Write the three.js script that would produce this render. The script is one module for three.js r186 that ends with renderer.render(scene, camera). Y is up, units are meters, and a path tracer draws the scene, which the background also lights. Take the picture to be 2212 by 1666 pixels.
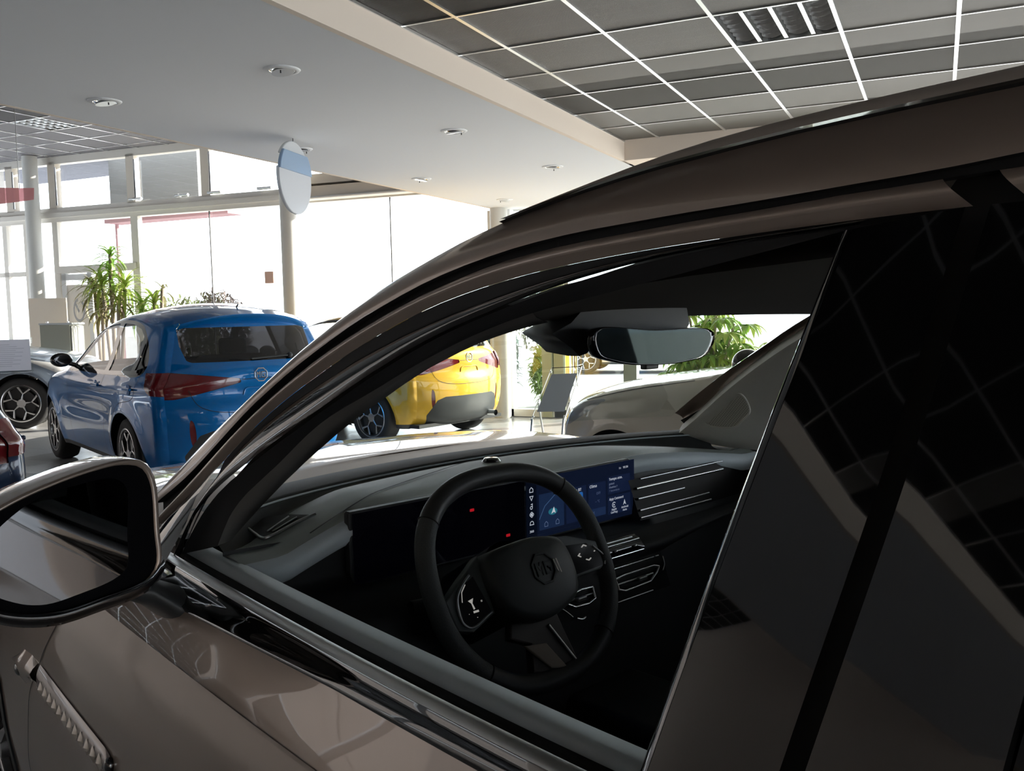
import * as THREE from 'three';
import { mergeGeometries } from 'three/addons/utils/BufferGeometryUtils.js';
import { RoundedBoxGeometry } from 'three/addons/geometries/RoundedBoxGeometry.js';
import { RectAreaLightUniformsLib } from 'three/addons/lights/RectAreaLightUniformsLib.js';

// ---------- camera, sky, sun, exposure ----------
const scene = new THREE.Scene();
const R = Math.PI / 180;
const camera = new THREE.PerspectiveCamera(2 * Math.atan(833 / 1977.8) / R, 2212 / 1666, 0.05, 400);
camera.rotation.order = 'YXZ';
camera.position.set(0, 1.45, 0);
camera.rotation.set(-4.53 * R, 25.05 * R, -1.26 * R);
scene.add(camera);
const renderer = new THREE.WebGLRenderer({ antialias: true });
renderer.toneMapping = THREE.LinearToneMapping;
renderer.toneMappingExposure = 1.1;
renderer.shadowMap.enabled = true;
scene.background = new THREE.Color().setRGB(0.88, 0.95, 1.03);
scene.backgroundIntensity = 4.6;
const sun = new THREE.DirectionalLight(new THREE.Color().setRGB(1, 0.92, 0.8), 15);
sun.position.set(13.5, 8.1, -25.5);
sun.target.position.set(-3, 0, -7);
sun.castShadow = true;
Object.assign(sun.shadow.camera, { left: -22, right: 22, top: 22, bottom: -22, near: 1, far: 80 });
sun.shadow.mapSize.set(2048, 2048);
scene.add(sun, sun.target);
RectAreaLightUniformsLib.init();

// ---------- helpers ----------
let seed = 7;
const rnd = () => { seed = (seed * 1664525 + 1013904223) % 4294967296; return seed / 4294967296; };
const lerp = (a, b, t) => a + (b - a) * t, clamp = (x, a = 0, b = 1) => Math.min(b, Math.max(a, x));
const C3 = (r, g, b) => new THREE.Color().setRGB(r, g, b);
const V = (x, y, z) => new THREE.Vector3(x, y, z);
const names = {};
function numbered(n) { names[n] = (names[n] ?? -1) + 1; return names[n] ? n + '_' + String(names[n]).padStart(3, '0') : n; }
function std(r, g, b, rough = 0.6, metal = 0, o = {}) { return new THREE.MeshPhysicalMaterial({ color: C3(r, g, b), roughness: rough, metalness: metal, side: THREE.DoubleSide, ...o }); }
function paint(r, g, b, metal = 0.35, rough = 0.38) { return std(r, g, b, rough, metal, { clearcoat: 1, clearcoatRoughness: 0.02, specularIntensity: 0.2 }); }
function glass(r = 1, g = 1, b = 1) { return new THREE.MeshPhysicalMaterial({ color: C3(r, g, b), roughness: 0, transmission: 1, thickness: 0, ior: 1.5, side: THREE.DoubleSide }); }
function norm(g) {
  if (g.index) g = g.toNonIndexed();
  const n = g.attributes.position.count;
  if (!g.attributes.normal) g.computeVertexNormals();
  if (!g.attributes.uv) g.setAttribute('uv', new THREE.BufferAttribute(new Float32Array(n * 2), 2));
  for (const k of Object.keys(g.attributes)) if (!['position', 'normal', 'uv'].includes(k)) g.deleteAttribute(k);
  return g;
}
const merge = (l) => mergeGeometries(l.map(norm));
function M(name, geo, mat, parent = scene) {
  const m = new THREE.Mesh(Array.isArray(geo) ? (geo.length === 1 ? geo[0] : merge(geo)) : geo, mat);
  m.name = parent === scene ? numbered(name) : name;
  m.castShadow = m.receiveShadow = true; parent.add(m); return m;
}
function G(name, parent) { const g = new THREE.Group(); g.name = name; parent.add(g); return g; }
function thing(name, label, category, pos = [0, 0, 0], turn = 0, group) {
  const g = new THREE.Group(); g.name = numbered(name); scene.add(g); g.position.set(...pos); g.rotation.y = turn;
  g.userData = { label, category }; if (group) g.userData.group = group; return g;
}
function tag(o, label, category, group) { Object.assign(o.userData, { label, category }); if (group) o.userData.group = group; return o; }
function struct(name, geo, mat) { const o = geo ? M(name, geo, mat) : thing(name); o.userData = { kind: 'structure' }; return o; }
function label(o, l) { o.userData.label = l; return o; }
// resample a polyline (any dimension 2 or 3) through a smooth curve
function crv(pts, n, closed = false, kind = 'centripetal') {
  const d = pts[0].length;
  const c = new THREE.CatmullRomCurve3(pts.map((p) => V(p[0], p[1], p[2] ?? 0)), closed, kind);
  c.arcLengthDivisions = 400;
  return c.getSpacedPoints(n).slice(0, closed ? n : n + 1).map((p) => (d === 2 ? [p.x, p.y] : [p.x, p.y, p.z]));
}
function lin(pts, n) { // straight resample
  const L = [0]; for (let i = 1; i < pts.length; i++) L.push(L[i - 1] + Math.hypot(...pts[i].map((v, k) => v - pts[i - 1][k])));
  const out = []; let j = 1;
  for (let i = 0; i <= n; i++) { const t = L.at(-1) * i / n; while (j < L.length - 1 && L[j] < t) j++; const u = (t - L[j - 1]) / (L[j] - L[j - 1] || 1); out.push(pts[j].map((v, k) => lerp(pts[j - 1][k], v, u))); }
  return out;
}
// surface through rows of points
function loft(rows, closeU = false, closeV = false) {
  const nv = rows.length, nu = rows[0].length, pos = [], uv = [], idx = [];
  let vd = 0;
  rows.forEach((r, j) => { if (j) vd += Math.hypot(...r[nu >> 1].map((v, k) => v - rows[j - 1][nu >> 1][k])); let ud = 0; r.forEach((p, i) => { if (i) ud += Math.hypot(...p.map((v, k) => v - r[i - 1][k])); pos.push(...p); uv.push(ud, vd); }); });
  for (let j = 0; j < nv - (closeV ? 0 : 1); j++) for (let i = 0; i < nu - (closeU ? 0 : 1); i++) {
    const a = j * nu + i, b = j * nu + (i + 1) % nu, c = ((j + 1) % nv) * nu + i, d = ((j + 1) % nv) * nu + (i + 1) % nu;
    idx.push(a, b, d, a, d, c);
  }
  const g = new THREE.BufferGeometry();
  g.setAttribute('position', new THREE.Float32BufferAttribute(pos, 3)); g.setAttribute('uv', new THREE.Float32BufferAttribute(uv, 2));
  g.setIndex(idx); g.computeVertexNormals(); return g;
}
const ribbon = (A, B, n = 1) => loft(Array.from({ length: n + 1 }, (_, k) => A.map((p, i) => p.map((v, c) => lerp(v, B[i][c], k / n)))));
function tube(pts, r, seg = 40, rad = 8, closed = false) { return new THREE.TubeGeometry(new THREE.CatmullRomCurve3(pts.map((p) => V(...p)), closed, 'centripetal'), seg, r, rad, closed); }
function bar(a, b, r, rad = 8) { return tube([a, a.map((v, i) => (v + b[i]) / 2), b], r, 2, rad); }
function box(w, h, d, x = 0, y = 0, z = 0, r = 0) { const g = r ? new RoundedBoxGeometry(w, h, d, 2, Math.min(r, w / 2.01, h / 2.01, d / 2.01)) : new THREE.BoxGeometry(w, h, d); return g.translate(x, y, z); }
// box spanning two corners
const bx = (x0, x1, y0, y1, z0, z1, r = 0) => box(Math.abs(x1 - x0), Math.abs(y1 - y0), Math.abs(z1 - z0), (x0 + x1) / 2, (y0 + y1) / 2, (z0 + z1) / 2, r);
function shape(pts, holes = []) { const s = new THREE.Shape(pts.map((p) => new THREE.Vector2(p[0], p[1]))); for (const h of holes) s.holes.push(new THREE.Path(h.map((p) => new THREE.Vector2(p[0], p[1])))); return s; }
function extr(pts, depth, bevel = 0, holes = [], seg = 2) { return new THREE.ExtrudeGeometry(shape(pts, holes), { depth: Math.max(0.0001, depth - 2 * bevel), bevelEnabled: bevel > 0, bevelSize: bevel, bevelThickness: bevel, bevelOffset: -bevel, bevelSegments: seg, curveSegments: 12 }).translate(0, 0, bevel); }
const lathe = (pts, seg = 32) => new THREE.LatheGeometry(pts.map((p) => new THREE.Vector2(p[0], p[1])), seg);
function mat4(g, m) { return g.clone().applyMatrix4(m); }
// place geometry drawn in (z to the right, y up, thickness) onto a frame given by origin and axes
function frame(g, o, ex, ey, ez) { const m = new THREE.Matrix4().makeBasis(V(...ex), V(...ey), V(...ez)); m.setPosition(...o); return g.applyMatrix4(m); }
function polySDF(poly) { return (x, y) => {
  let d = 1e9, ins = false;
  for (let i = 0, j = poly.length - 1; i < poly.length; j = i++) {
    const [ax, ay] = poly[j], [bx2, by] = poly[i], ex = bx2 - ax, ey = by - ay, t = clamp(((x - ax) * ex + (y - ay) * ey) / (ex * ex + ey * ey || 1e-9));
    d = Math.min(d, Math.hypot(x - ax - ex * t, y - ay - ey * t));
    if ((ay > y) !== (by > y) && x < (bx2 - ax) * (y - ay) / (by - ay) + ax) ins = !ins;
  }
  return ins ? -d : d;
}; }
// split a geometry along f = 0, f a function of the vertex's two surface coordinates (kept in uv); returns [f<0, f>0]
function split(geo, f) {
  const g = geo.index ? geo.toNonIndexed() : geo, P = g.attributes.position.array, N = g.attributes.normal.array, U = g.attributes.uv.array, n = P.length / 3;
  const out = [[[], [], []], [[], [], []]];
  const rd = (i) => [P[3 * i], P[3 * i + 1], P[3 * i + 2], N[3 * i], N[3 * i + 1], N[3 * i + 2], U[2 * i], U[2 * i + 1]];
  const put = (s, v) => { out[s][0].push(v[0], v[1], v[2]); out[s][1].push(v[3], v[4], v[5]); out[s][2].push(v[6], v[7]); };
  for (let t = 0; t < n; t += 3) {
    const v = [rd(t), rd(t + 1), rd(t + 2)], d = v.map((q) => f(q[6], q[7]));
    for (const s of [0, 1]) {
      const poly = [];
      for (let i = 0; i < 3; i++) {
        const j = (i + 1) % 3, a = s ? d[i] : -d[i], b = s ? d[j] : -d[j];
        if (a >= 0) poly.push(v[i]);
        if ((a > 0 && b < 0) || (a < 0 && b > 0)) { const k = a / (a - b); poly.push(v[i].map((q, c) => lerp(q, v[j][c], k))); }
      }
      for (let i = 2; i < poly.length; i++) { put(s, poly[0]); put(s, poly[i - 1]); put(s, poly[i]); }
    }
  }
  return out.map(([p, nn, u]) => { const r = new THREE.BufferGeometry(); r.setAttribute('position', new THREE.Float32BufferAttribute(p, 3)); r.setAttribute('normal', new THREE.Float32BufferAttribute(nn, 3)); r.setAttribute('uv', new THREE.Float32BufferAttribute(u, 2)); return r; });
}
function offset(g, d) { g = g.clone(); const p = g.attributes.position, n = g.attributes.normal; for (let i = 0; i < p.count; i++) p.setXYZ(i, p.getX(i) + n.getX(i) * d, p.getY(i) + n.getY(i) * d, p.getZ(i) + n.getZ(i) * d); return g; }
function mirrorZ(g) { g = norm(g.clone()); const p = g.attributes.position, n = g.attributes.normal, u = g.attributes.uv; for (let i = 0; i < p.count; i++) { p.setZ(i, -p.getZ(i)); n.setZ(i, -n.getZ(i)); }
  for (let i = 0; i < p.count; i += 3) for (const a of [p, n, u]) for (let k = 0; k < a.itemSize; k++) { const t = a.array[(i + 1) * a.itemSize + k]; a.array[(i + 1) * a.itemSize + k] = a.array[(i + 2) * a.itemSize + k]; a.array[(i + 2) * a.itemSize + k] = t; } return g; }
function canvasTex(w, h, draw, srgb = true) { const c = document.createElement('canvas'); c.width = w; c.height = h; draw(c.getContext('2d'), w, h); const t = new THREE.CanvasTexture(c); if (srgb) t.colorSpace = THREE.SRGBColorSpace; t.wrapS = t.wrapT = THREE.RepeatWrapping; return t; }
function noiseTex(n, f, srgb = true) { const d = new Uint8Array(n * n * 4); for (let j = 0; j < n; j++) for (let i = 0; i < n; i++) { const c = f(i / n, j / n); for (let k = 0; k < 3; k++) d[(j * n + i) * 4 + k] = clamp(c[k] ?? c[0]) * 255; d[(j * n + i) * 4 + 3] = 255; } const t = new THREE.DataTexture(d, n, n); t.magFilter = THREE.LinearFilter; t.wrapS = t.wrapT = THREE.RepeatWrapping; if (srgb) t.colorSpace = THREE.SRGBColorSpace; t.needsUpdate = true; return t; }

// ---------- materials ----------
const mat = {
  white: std(0.74, 0.75, 0.76, 0.7), plaster: std(0.72, 0.725, 0.73, 0.85), cream: std(0.74, 0.68, 0.6, 0.6), mullion: std(0.72, 0.69, 0.64, 0.45),
  column: std(0.6, 0.6, 0.58, 0.55), alu: std(0.75, 0.76, 0.77, 0.28, 1), chrome: std(0.85, 0.86, 0.87, 0.08, 1), satin: std(0.62, 0.63, 0.63, 0.35, 1),
  glossBlack: std(0.006, 0.006, 0.007, 0.04, 0, { clearcoat: 1, clearcoatRoughness: 0.02 }), rubber: std(0.012, 0.012, 0.014, 0.7), tyre: std(0.02, 0.02, 0.021, 0.75),
  plastic: std(0.03, 0.033, 0.035, 0.5), trimDark: std(0.04, 0.043, 0.045, 0.65), trimSoft: std(0.56, 0.62, 0.65, 0.55), pad: std(0.33, 0.37, 0.355, 0.55), headliner: std(0.06, 0.055, 0.052, 0.9),
  pillarTrim: std(0.84, 0.82, 0.75, 0.8), clear: glass(0.97, 0.985, 0.98), shield: glass(0.9, 0.96, 0.93), tint: glass(0.36, 0.37, 0.38), privacy: glass(0.05, 0.05, 0.055), facade: glass(0.97, 0.98, 0.98),
  red: std(0.15, 0.008, 0.012, 0.12, 0, { clearcoat: 1 }), lampDark: std(0.07, 0.01, 0.012, 0.1, 0, { clearcoat: 1 }), lampClear: std(0.5, 0.5, 0.5, 0.08, 0, { clearcoat: 1 }), redSeat: std(0.3, 0.03, 0.03, 0.8), seat: std(0.03, 0.03, 0.033, 0.8),
  alloy: std(0.62, 0.62, 0.63, 0.25, 1), alloyDark: std(0.03, 0.03, 0.032, 0.3, 0.5), paper: std(0.75, 0.74, 0.76, 0.8), ground: std(0.55, 0.53, 0.5, 0.9),
};
// ---------- room ----------
const SOF = 2.885, GRID = 3.07, HIGH = 4.28, FX = -2.77, SX = -5.6, FZ = -11.7, SLOPE = 0.06, XL = -16.2, XR = 7.5, ZB = 7;
const TX = 0.624, TZ = 0.672;
// floor of large pale tiles
{
  const floor = struct('floor', bx(XL - 0.3, XR + 0.3, -0.25, -0.012, FZ - 0.3, ZB + 0.3), std(0.3, 0.29, 0.28, 0.8));
  const spk = noiseTex(256, () => { const v = 0.93 + 0.07 * rnd(); return [v, v, v]; });
  const fm = [0, 1, 2].map((k) => std(0.52 - 0.02 * k, 0.515 - 0.02 * k, 0.51 - 0.018 * k, 0.16 + 0.03 * k, 0, { map: spk }));
  const s = 0.6, tg = bx(0.0015, s - 0.0015, -0.012, 0, 0.0015, s - 0.0015);
  const inView = []; const rest = [];
  for (let i = Math.floor(XL / s); i * s < XR; i++) for (let j = Math.floor((FZ - 0.2) / s) + 1; j * s < ZB; j++) {
    const x = i * s, z = j * s, d = Math.hypot(x, z), ang = Math.atan2(-x, -z) / R;
    (ang > 28 && ang < 62 && d > 3 && d < 15 ? inView : rest).push([x, z, (((i * 7 + j * 13) % 3) + 3) % 3]);
  }
  inView.sort((a, b) => Math.hypot(a[0], a[1]) - Math.hypot(b[0], b[1]));
  rest.push(...inView.splice(290));
  for (const [x, z, k] of inView) M('tile', tg, fm[k], floor).position.set(x, 0, z);
  const m = M('tile_field', rest.map(([x, z]) => tg.clone().translate(x, 0, z)), fm[1], floor); m.userData.kind = 'stuff';
}
// walls out of frame, closing the hall
const backM = std(0.5, 0.42, 0.36, 0.9);
struct('wall_back', bx(XL - 0.3, XR + 0.3, 0, 4.8, ZB, ZB + 0.25), backM);
struct('wall_right', [bx(XR, XR + 0.25, 2.8, 4.8, FZ - 0.3, ZB), bx(XR, XR + 0.25, 0, 0.3, FZ - 0.3, ZB), ...[-8, -4, 0, 4].map((z) => bx(XR, XR + 0.25, 0, 4.8, z - 0.15, z + 0.15))], mat.plaster);
struct('window_5', bx(XR + 0.1, XR + 0.11, 0.3, 2.8, FZ, ZB), mat.facade);
struct('wall_left', [bx(XL - 0.25, XL, 3.4, 4.8, FZ - 0.3, ZB), bx(XL - 0.25, XL, 0, 0.2, FZ - 0.3, ZB), ...[-6, -1, 4].map((z) => bx(XL - 0.25, XL, 0, 4.8, z - 0.12, z + 0.12))], mat.plaster);
struct('window_4', bx(XL - 0.14, XL - 0.13, 0.2, 3.4, FZ, ZB), mat.facade);
// soffit: a low plaster band between two raised ceilings
{
  const s = struct('ceiling', [bx(SX, FX, SOF, SOF + 0.1, FZ - 0.25, ZB)], std(0.69, 0.705, 0.73, 0.9));
  M('fascia', [bx(FX - 0.03, FX + 0.012, SOF - 0.001, GRID + 0.25, -8.58, ZB), bx(SX - 0.012, SX + 0.03, SOF - 0.001, HIGH + 0.3, FZ - 0.25, ZB), bx(FX - 0.03, XR, SOF - 0.001, GRID + 0.25, -8.6, -8.56), bx(FX - 0.03, XR, SOF, SOF + 0.1, FZ - 0.25, -8.58)], std(0.76, 0.66, 0.56, 0.8), s);
  M('edge_trim', [bx(FX + 0.006, FX + 0.022, GRID - 0.012, GRID + 0.004, -8.58, ZB)], mat.alu, s);
  M('roof_slab', [bx(XL - 0.3, XR + 0.3, 4.62, 4.85, FZ - 0.3, ZB + 0.3)], mat.plaster, s);
}
// corrugated metal tile: fine diagonal slots
const slots = canvasTex(256, 256, (c, w) => { c.fillStyle = '#adaba8'; c.fillRect(0, 0, w, w); c.strokeStyle = '#565655'; c.lineWidth = 7.4; for (let i = -w; i < 2 * w; i += 16) { c.beginPath(); c.moveTo(i, w); c.lineTo(i + w, 0); c.stroke(); } });
slots.repeat.set(4.6, 4.6);
const slotBump = slots.clone(); slotBump.colorSpace = THREE.NoColorSpace;
const tileMats = [0, 1, 2].map((k) => std(0.74 - 0.04 * k, 0.72 - 0.04 * k, 0.69 - 0.04 * k, 0.55, 0.2, { map: slots, bumpMap: slotBump, bumpScale: 0.002 }));
function gridCeiling(name, x0, x1, z0, z1, y, lampCells, near, tm = tileMats) {
  // x lines from x0 step TX, z lines from z0 step TZ
  const c = struct(name, bx(x0 - 0.05, x1, y + 0.16, y + 0.2, z0, z1), std(0.05, 0.05, 0.05, 0.9));
  const tg = new THREE.PlaneGeometry(TX - 0.02, TZ - 0.02).rotateX(Math.PI / 2).translate(TX / 2, 0, TZ / 2);
  const u = tg.attributes.uv; for (let i = 0; i < u.count; i++) u.setXY(i, u.getX(i) * TX, u.getY(i) * TZ);
  const tb = merge([tg, bx(0.01, TX - 0.01, 0, 0.012, 0.01, TZ - 0.01)]);
  const nx = Math.round((x1 - x0) / TX), nz = Math.round((z1 - z0) / TZ), rest = [];
  for (let i = 0; i < nx; i++) for (let j = 0; j < nz; j++) {
    const x = x0 + i * TX, z = z0 + j * TZ;
    if (lampCells.some((l) => l[0] === i && l[1] === j)) continue;
    if (near(x, z)) M('tile', tb, tm[(i * 5 + j * 3) % 3], c).position.set(x, y + 0.006, z); else rest.push([x, z]);
  }
  if (rest.length) M('tile_field', rest.map(([x, z]) => tb.clone().translate(x, y + 0.006, z)), tm[1], c).userData.kind = 'stuff';
  for (let i = 0; i <= nx; i++) M('runner', bx(-0.012, 0.012, -0.004, 0.03, z0, z1), mat.alu, c).position.set(x0 + i * TX, y, 0);
  for (let j = 0; j <= nz; j++) M('cross_tee', bx(x0, x1, -0.003, 0.03, -0.008, 0.008), mat.alu, c).position.set(0, y, z0 + j * TZ);
  return c;
}
const louvreLamp = (label, cat, x, y, z, blades) => {
  const t = thing('ceiling_light', label, cat, [x, y, z]);
  M('housing', [bx(0, TX, 0.09, 0.1, 0, TZ), bx(0, 0.006, 0, 0.1, 0, TZ), bx(TX - 0.006, TX, 0, 0.1, 0, TZ), bx(0, TX, 0, 0.1, 0, 0.006), bx(0, TX, 0, 0.1, TZ - 0.006, TZ)], mat.satin, t);
  for (let k = 1; k < 4; k++) M('divider', bx(-0.012, 0.012, 0.002, 0.05, 0.02, TZ - 0.02), mat.alu, t).position.x = TX * k / 4;
  for (let k = 0; k < 4; k++) M('tube_lamp', new THREE.CylinderGeometry(0.009, 0.009, TZ - 0.08, 10).rotateX(Math.PI / 2).translate(TX * (k + 0.5) / 4, 0.075, TZ / 2), mat.white, t);
  for (let k = 0; k < 4; k++) for (let j = 0; j < blades; j++) {
    const w = TX / 4 - 0.03, pts = [];
    for (let i = 0; i <= 8; i++) { const u = i / 8 * 2 - 1; pts.push([u * w / 2, 0.004 + 0.03 * u * u]); }
    const g = loft([pts.map(([a, b]) => [a, b, -0.008]), pts.map(([a, b]) => [a, b * 0.6, 0.0]), pts.map(([a, b]) => [a, 0.055, 0.012])]);
    M('louvre', g, mat.satin, t).position.set(TX * (k + 0.5) / 4, 0.004, TZ * (j + 0.6) / (blades + 0.3));
  }
  return t;
};
{ // ceiling over the near bay; grid lines fall at x = -2.42 + k*0.624, z = -4.55 - k*0.672
  const gx0 = -2.42 - 1 * TX, gz0 = -4.547 - 6 * TZ, nearVis = (x, z) => z < -2.9 && z > -8.7 && x > -3.2 && x < 2.2;
  gridCeiling('ceiling_grid', gx0, gx0 + 17 * TX, gz0, gz0 + 23 * TZ, GRID, [[3, 4], [3, 10], [9, 4]], nearVis);
  louvreLamp('square louvred ceiling light among grey metal tiles above the bronze car', 'ceiling light', gx0 + 3 * TX, GRID, gz0 + 4 * TZ, 7);
}
{ // higher ceiling over the window bay
  const gx0 = -11.92 - 7 * TX, gz0 = -9.63 - 3 * TZ;
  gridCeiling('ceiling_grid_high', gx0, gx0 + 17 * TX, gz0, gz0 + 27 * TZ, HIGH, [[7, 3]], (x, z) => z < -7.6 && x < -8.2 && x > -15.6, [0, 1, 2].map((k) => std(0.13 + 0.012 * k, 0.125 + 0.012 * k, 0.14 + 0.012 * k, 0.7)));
  louvreLamp('small louvred ceiling light in the far raised tile ceiling', 'ceiling light', gx0 + 7 * TX, HIGH, gz0 + 3 * TZ, 6);
}
// round recessed spotlights in the soffit
{
  const places = [[-2.42, -3.05], [-3.45, -3.08], [-2.42, -4.5], [-3.46, -4.5], [-2.43, -5.94], [-3.47, -5.93], [-3.49, -7.4]];
  const say = ['recessed round spotlight nearest the beige ceiling edge, largest in view', 'recessed round spotlight above the far louvred light at the soffit edge', 'recessed round spotlight second along the beige ceiling edge', 'recessed round spotlight half hidden behind the hanging disc', 'recessed round spotlight third along the beige ceiling edge, near the car roof', 'recessed round spotlight above the window blind box', 'recessed round spotlight just above the top of a round column'];
  places.forEach(([x, z], i) => {
    const t = thing('spotlight', say[i], 'spotlight', [x * 1.435, SOF, z * 1.435], i * 0.7, 'spotlights in the white soffit');
    M('ring', lathe([[0.072, -0.004], [0.078, -0.011], [0.1, -0.008], [0.107, 0], [0.1, 0.002]], 36), mat.white, t);
    M('reflector', lathe([[0.074, -0.008], [0.07, -0.001], [0.05, -0.004], [0.001, -0.005]], 30), mat.chrome, t);
    const d = M('lens_disc', new THREE.CylinderGeometry(0.062, 0.066, 0.012, 30), mat.satin, t); d.position.set(0.006, -0.012, 0); d.rotation.z = 0.18;
    M('screw', new THREE.CylinderGeometry(0.004, 0.004, 0.016, 8).translate(0.03, -0.026, 0.05), mat.rubber, t);
  });
}
// columns
for (const [x, z, y1, l] of [[-5.5, -11.45, SOF, 'x'], [-8.72, -11.0, HIGH, 'x'], [-14.05, -10.9, HIGH, 'x']]) struct('column', new THREE.CylinderGeometry(0.12, 0.12, y1, 28).translate(x, y1 / 2, z), mat.column);
// ---------- window wall (left part stands at a slight angle) ----------
const fac = thing('window_1'); fac.userData = { kind: 'structure' }; fac.position.set(SX, 0, FZ); fac.rotation.y = Math.atan(SLOPE);
const FXU = (x) => (x - SX) * Math.hypot(1, SLOPE); // world x to distance along the wall
{
  const u0 = FXU(-16.2), post = (x, w, y0, y1, m = mat.mullion, d = 0.1) => M('mullion', bx(FXU(x) - w / 2, FXU(x) + w / 2, y0, y1, -d / 2, d / 2), m, fac);
  M('transom', [bx(u0, 0, 3.18, 3.42, -0.1, 0.06), bx(u0, 0, 3.25, 3.33, 0.05, 0.11)], mat.mullion, fac);
  M('head_rail', bx(u0, 0, 4.16, 4.32, -0.08, 0.06), mat.mullion, fac);
  M('sill_rail', bx(u0, 0, 0, 0.12, -0.06, 0.06), mat.mullion, fac);
  // lower posts
  for (const [x, w] of [[-15.05, 0.1], [-14.55, 0.09], [-13.86, 0.12], [-12.1, 0.15]]) post(x, w, 0.1, 3.2);
  for (const x of [-10.6, -9.02, -7.33]) post(x, 0.014, 0.1, 3.2, mat.trimDark, 0.02);
  post(-5.72, 0.1, 0, SOF);
  // upper posts and opener rods
  for (const x of [-14.85, -13.85, -12.12, -10.6, -9.0, -7.4]) { post(x, 0.17, 3.4, 4.2, mat.cream, 0.12); M('casement_rod', bar([FXU(x) + 0.1, 3.46, 0.07], [FXU(x) + 0.1, 4.1, 0.07], 0.018), mat.chrome, fac); }
  for (const x of [-12.0, -11.05, -10.4, -9.45]) M('window_opener', [new THREE.CylinderGeometry(0.022, 0.022, 0.26, 12).rotateZ(Math.PI / 2).translate(FXU(x), 3.45, 0.1), bx(FXU(x) - 0.13, FXU(x) - 0.05, 3.43, 3.47, 0.05, 0.12)], mat.satin, fac);
  // panes
  const xs = [-16.2, -15.05, -14.55, -13.86, -12.1, -10.6, -9.02, -7.33, -5.72];
  for (let i = 0; i + 1 < xs.length; i++) M('pane', bx(FXU(xs[i]) + 0.04, FXU(xs[i + 1]) - 0.04, 0.12, 3.18, -0.012, -0.004), mat.facade, fac);
  const xu = [-16.2, -14.85, -13.85, -12.12, -10.6, -9.0, -7.4, -5.62];
  for (let i = 0; i + 1 < xu.length; i++) M('clerestory_pane', bx(FXU(xu[i]) + 0.08, FXU(xu[i + 1]) - 0.08, 3.42, 4.16, -0.012, -0.004), mat.facade, fac);
  // door bay: header and leaf
  M('door_header', bx(FXU(-13.86), FXU(-12.1), 2.3, 2.42, -0.06, 0.08), mat.mullion, fac);
  M('mid_rail', bx(u0, FXU(-14.6), 2.28, 2.36, -0.05, 0.05), mat.mullion, fac);
  const door = G('door_leaf', fac);
  M('door_frame', [bx(FXU(-13.78), FXU(-13.68), 0.05, 2.3, -0.04, 0.04), bx(FXU(-13.2), FXU(-13.1), 0.05, 2.3, -0.04, 0.04), bx(FXU(-13.78), FXU(-13.1), 2.18, 2.28, -0.04, 0.04)], mat.white, door);
  const poster = canvasTex(256, 512, (c, w, h) => { c.fillStyle = '#e9e3da'; c.fillRect(0, 0, w, h); c.strokeStyle = '#a8a9ae'; c.lineWidth = 17; c.beginPath(); c.ellipse(128, 150, 58, 62, 0, -0.9, 4.6); c.stroke(); c.beginPath(); c.moveTo(128, 160); c.lineTo(90, 112); c.stroke(); c.fillStyle = '#c9ccd2'; c.fillRect(20, 268, 150, 244); });
  M('poster', new THREE.PlaneGeometry(0.5, 1.5).translate(FXU(-13.44), 1.35, 0.02), std(1, 1, 1, 0.8, 0, { map: poster }), door);
  // interior roller blind box on the right bay
  const bb = M('blind_box', [bx(FXU(-8.9), FXU(-6.1), 3.2, 3.38, 0.1, 0.34), bx(FXU(-8.9), FXU(-6.1), 3.42, 3.56, 0.02, 0.3)], mat.cream, fac);
  M('blind_rail', bar([FXU(-8.9), 3.21, 0.36], [FXU(-6.1), 3.21, 0.36], 0.022), mat.white, fac);
  M('switch_box', bx(FXU(-9.33), FXU(-9.17), 1.98, 2.16, 0.3, 0.36, 0.01), std(0.75, 0.5, 0.4, 0.6), fac);
}
// right part, seen through the bronze car's windscreen
const fr = thing('window_2'); fr.userData = { kind: 'structure' };
{
  M('head_wall', bx(SX, XR, SOF, 4.8, FZ - 0.25, FZ), mat.plaster, fr);
  M('wide_post', [bx(-4.96, -4.82, 0, SOF, FZ - 0.12, FZ + 0.1), bx(-4.8, -4.66, 0, SOF, FZ - 0.12, FZ + 0.06)], std(0.45, 0.46, 0.3, 0.6), fr);
  M('mullion', bx(-5.5, -5.42, 0, SOF, FZ - 0.06, FZ + 0.06), mat.white, fr);
  M('mullion', bx(-3.8, -3.62, 0, 0.98, FZ - 0.06, FZ + 0.06), std(0.2, 0.23, 0.2, 0.5), fr);
  for (const x of [-1.2, 1.6, 4.6]) M('mullion', bx(x, x + 0.1, 0, SOF, FZ - 0.06, FZ + 0.06), mat.mullion, fr);
  M('sill_rail', [bx(SX, -4.66, 0, 0.1, FZ - 0.06, FZ + 0.06), bx(-3.6, XR, 0, 0.1, FZ - 0.06, FZ + 0.06)], mat.mullion, fr);
  for (const [a, b] of [[-5.42, -4.96], [-4.66, -3.8], [-3.62, -1.2], [-1.1, 1.6], [1.7, 4.6], [4.7, 7.5]]) M('pane', bx(a + 0.005, b - 0.005, 0.1, SOF, FZ - 0.006, FZ), mat.facade, fr);
  const dr = G('door_leaf', fr);
  M('door_stile', bx(-4.64, -4.58, 0.02, 2.3, FZ - 0.03, FZ + 0.03), mat.alu, dr);
  for (const x of [-4.5, -4.44]) M('pull_handle', tube([[x, 0.45, FZ + 0.02], [x, 0.45, FZ + 0.1], [x, 0.9, FZ + 0.11], [x, 1.25, FZ + 0.1], [x - 0.02, 1.33, FZ + 0.02]], 0.016, 40), mat.chrome, dr);
}
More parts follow.
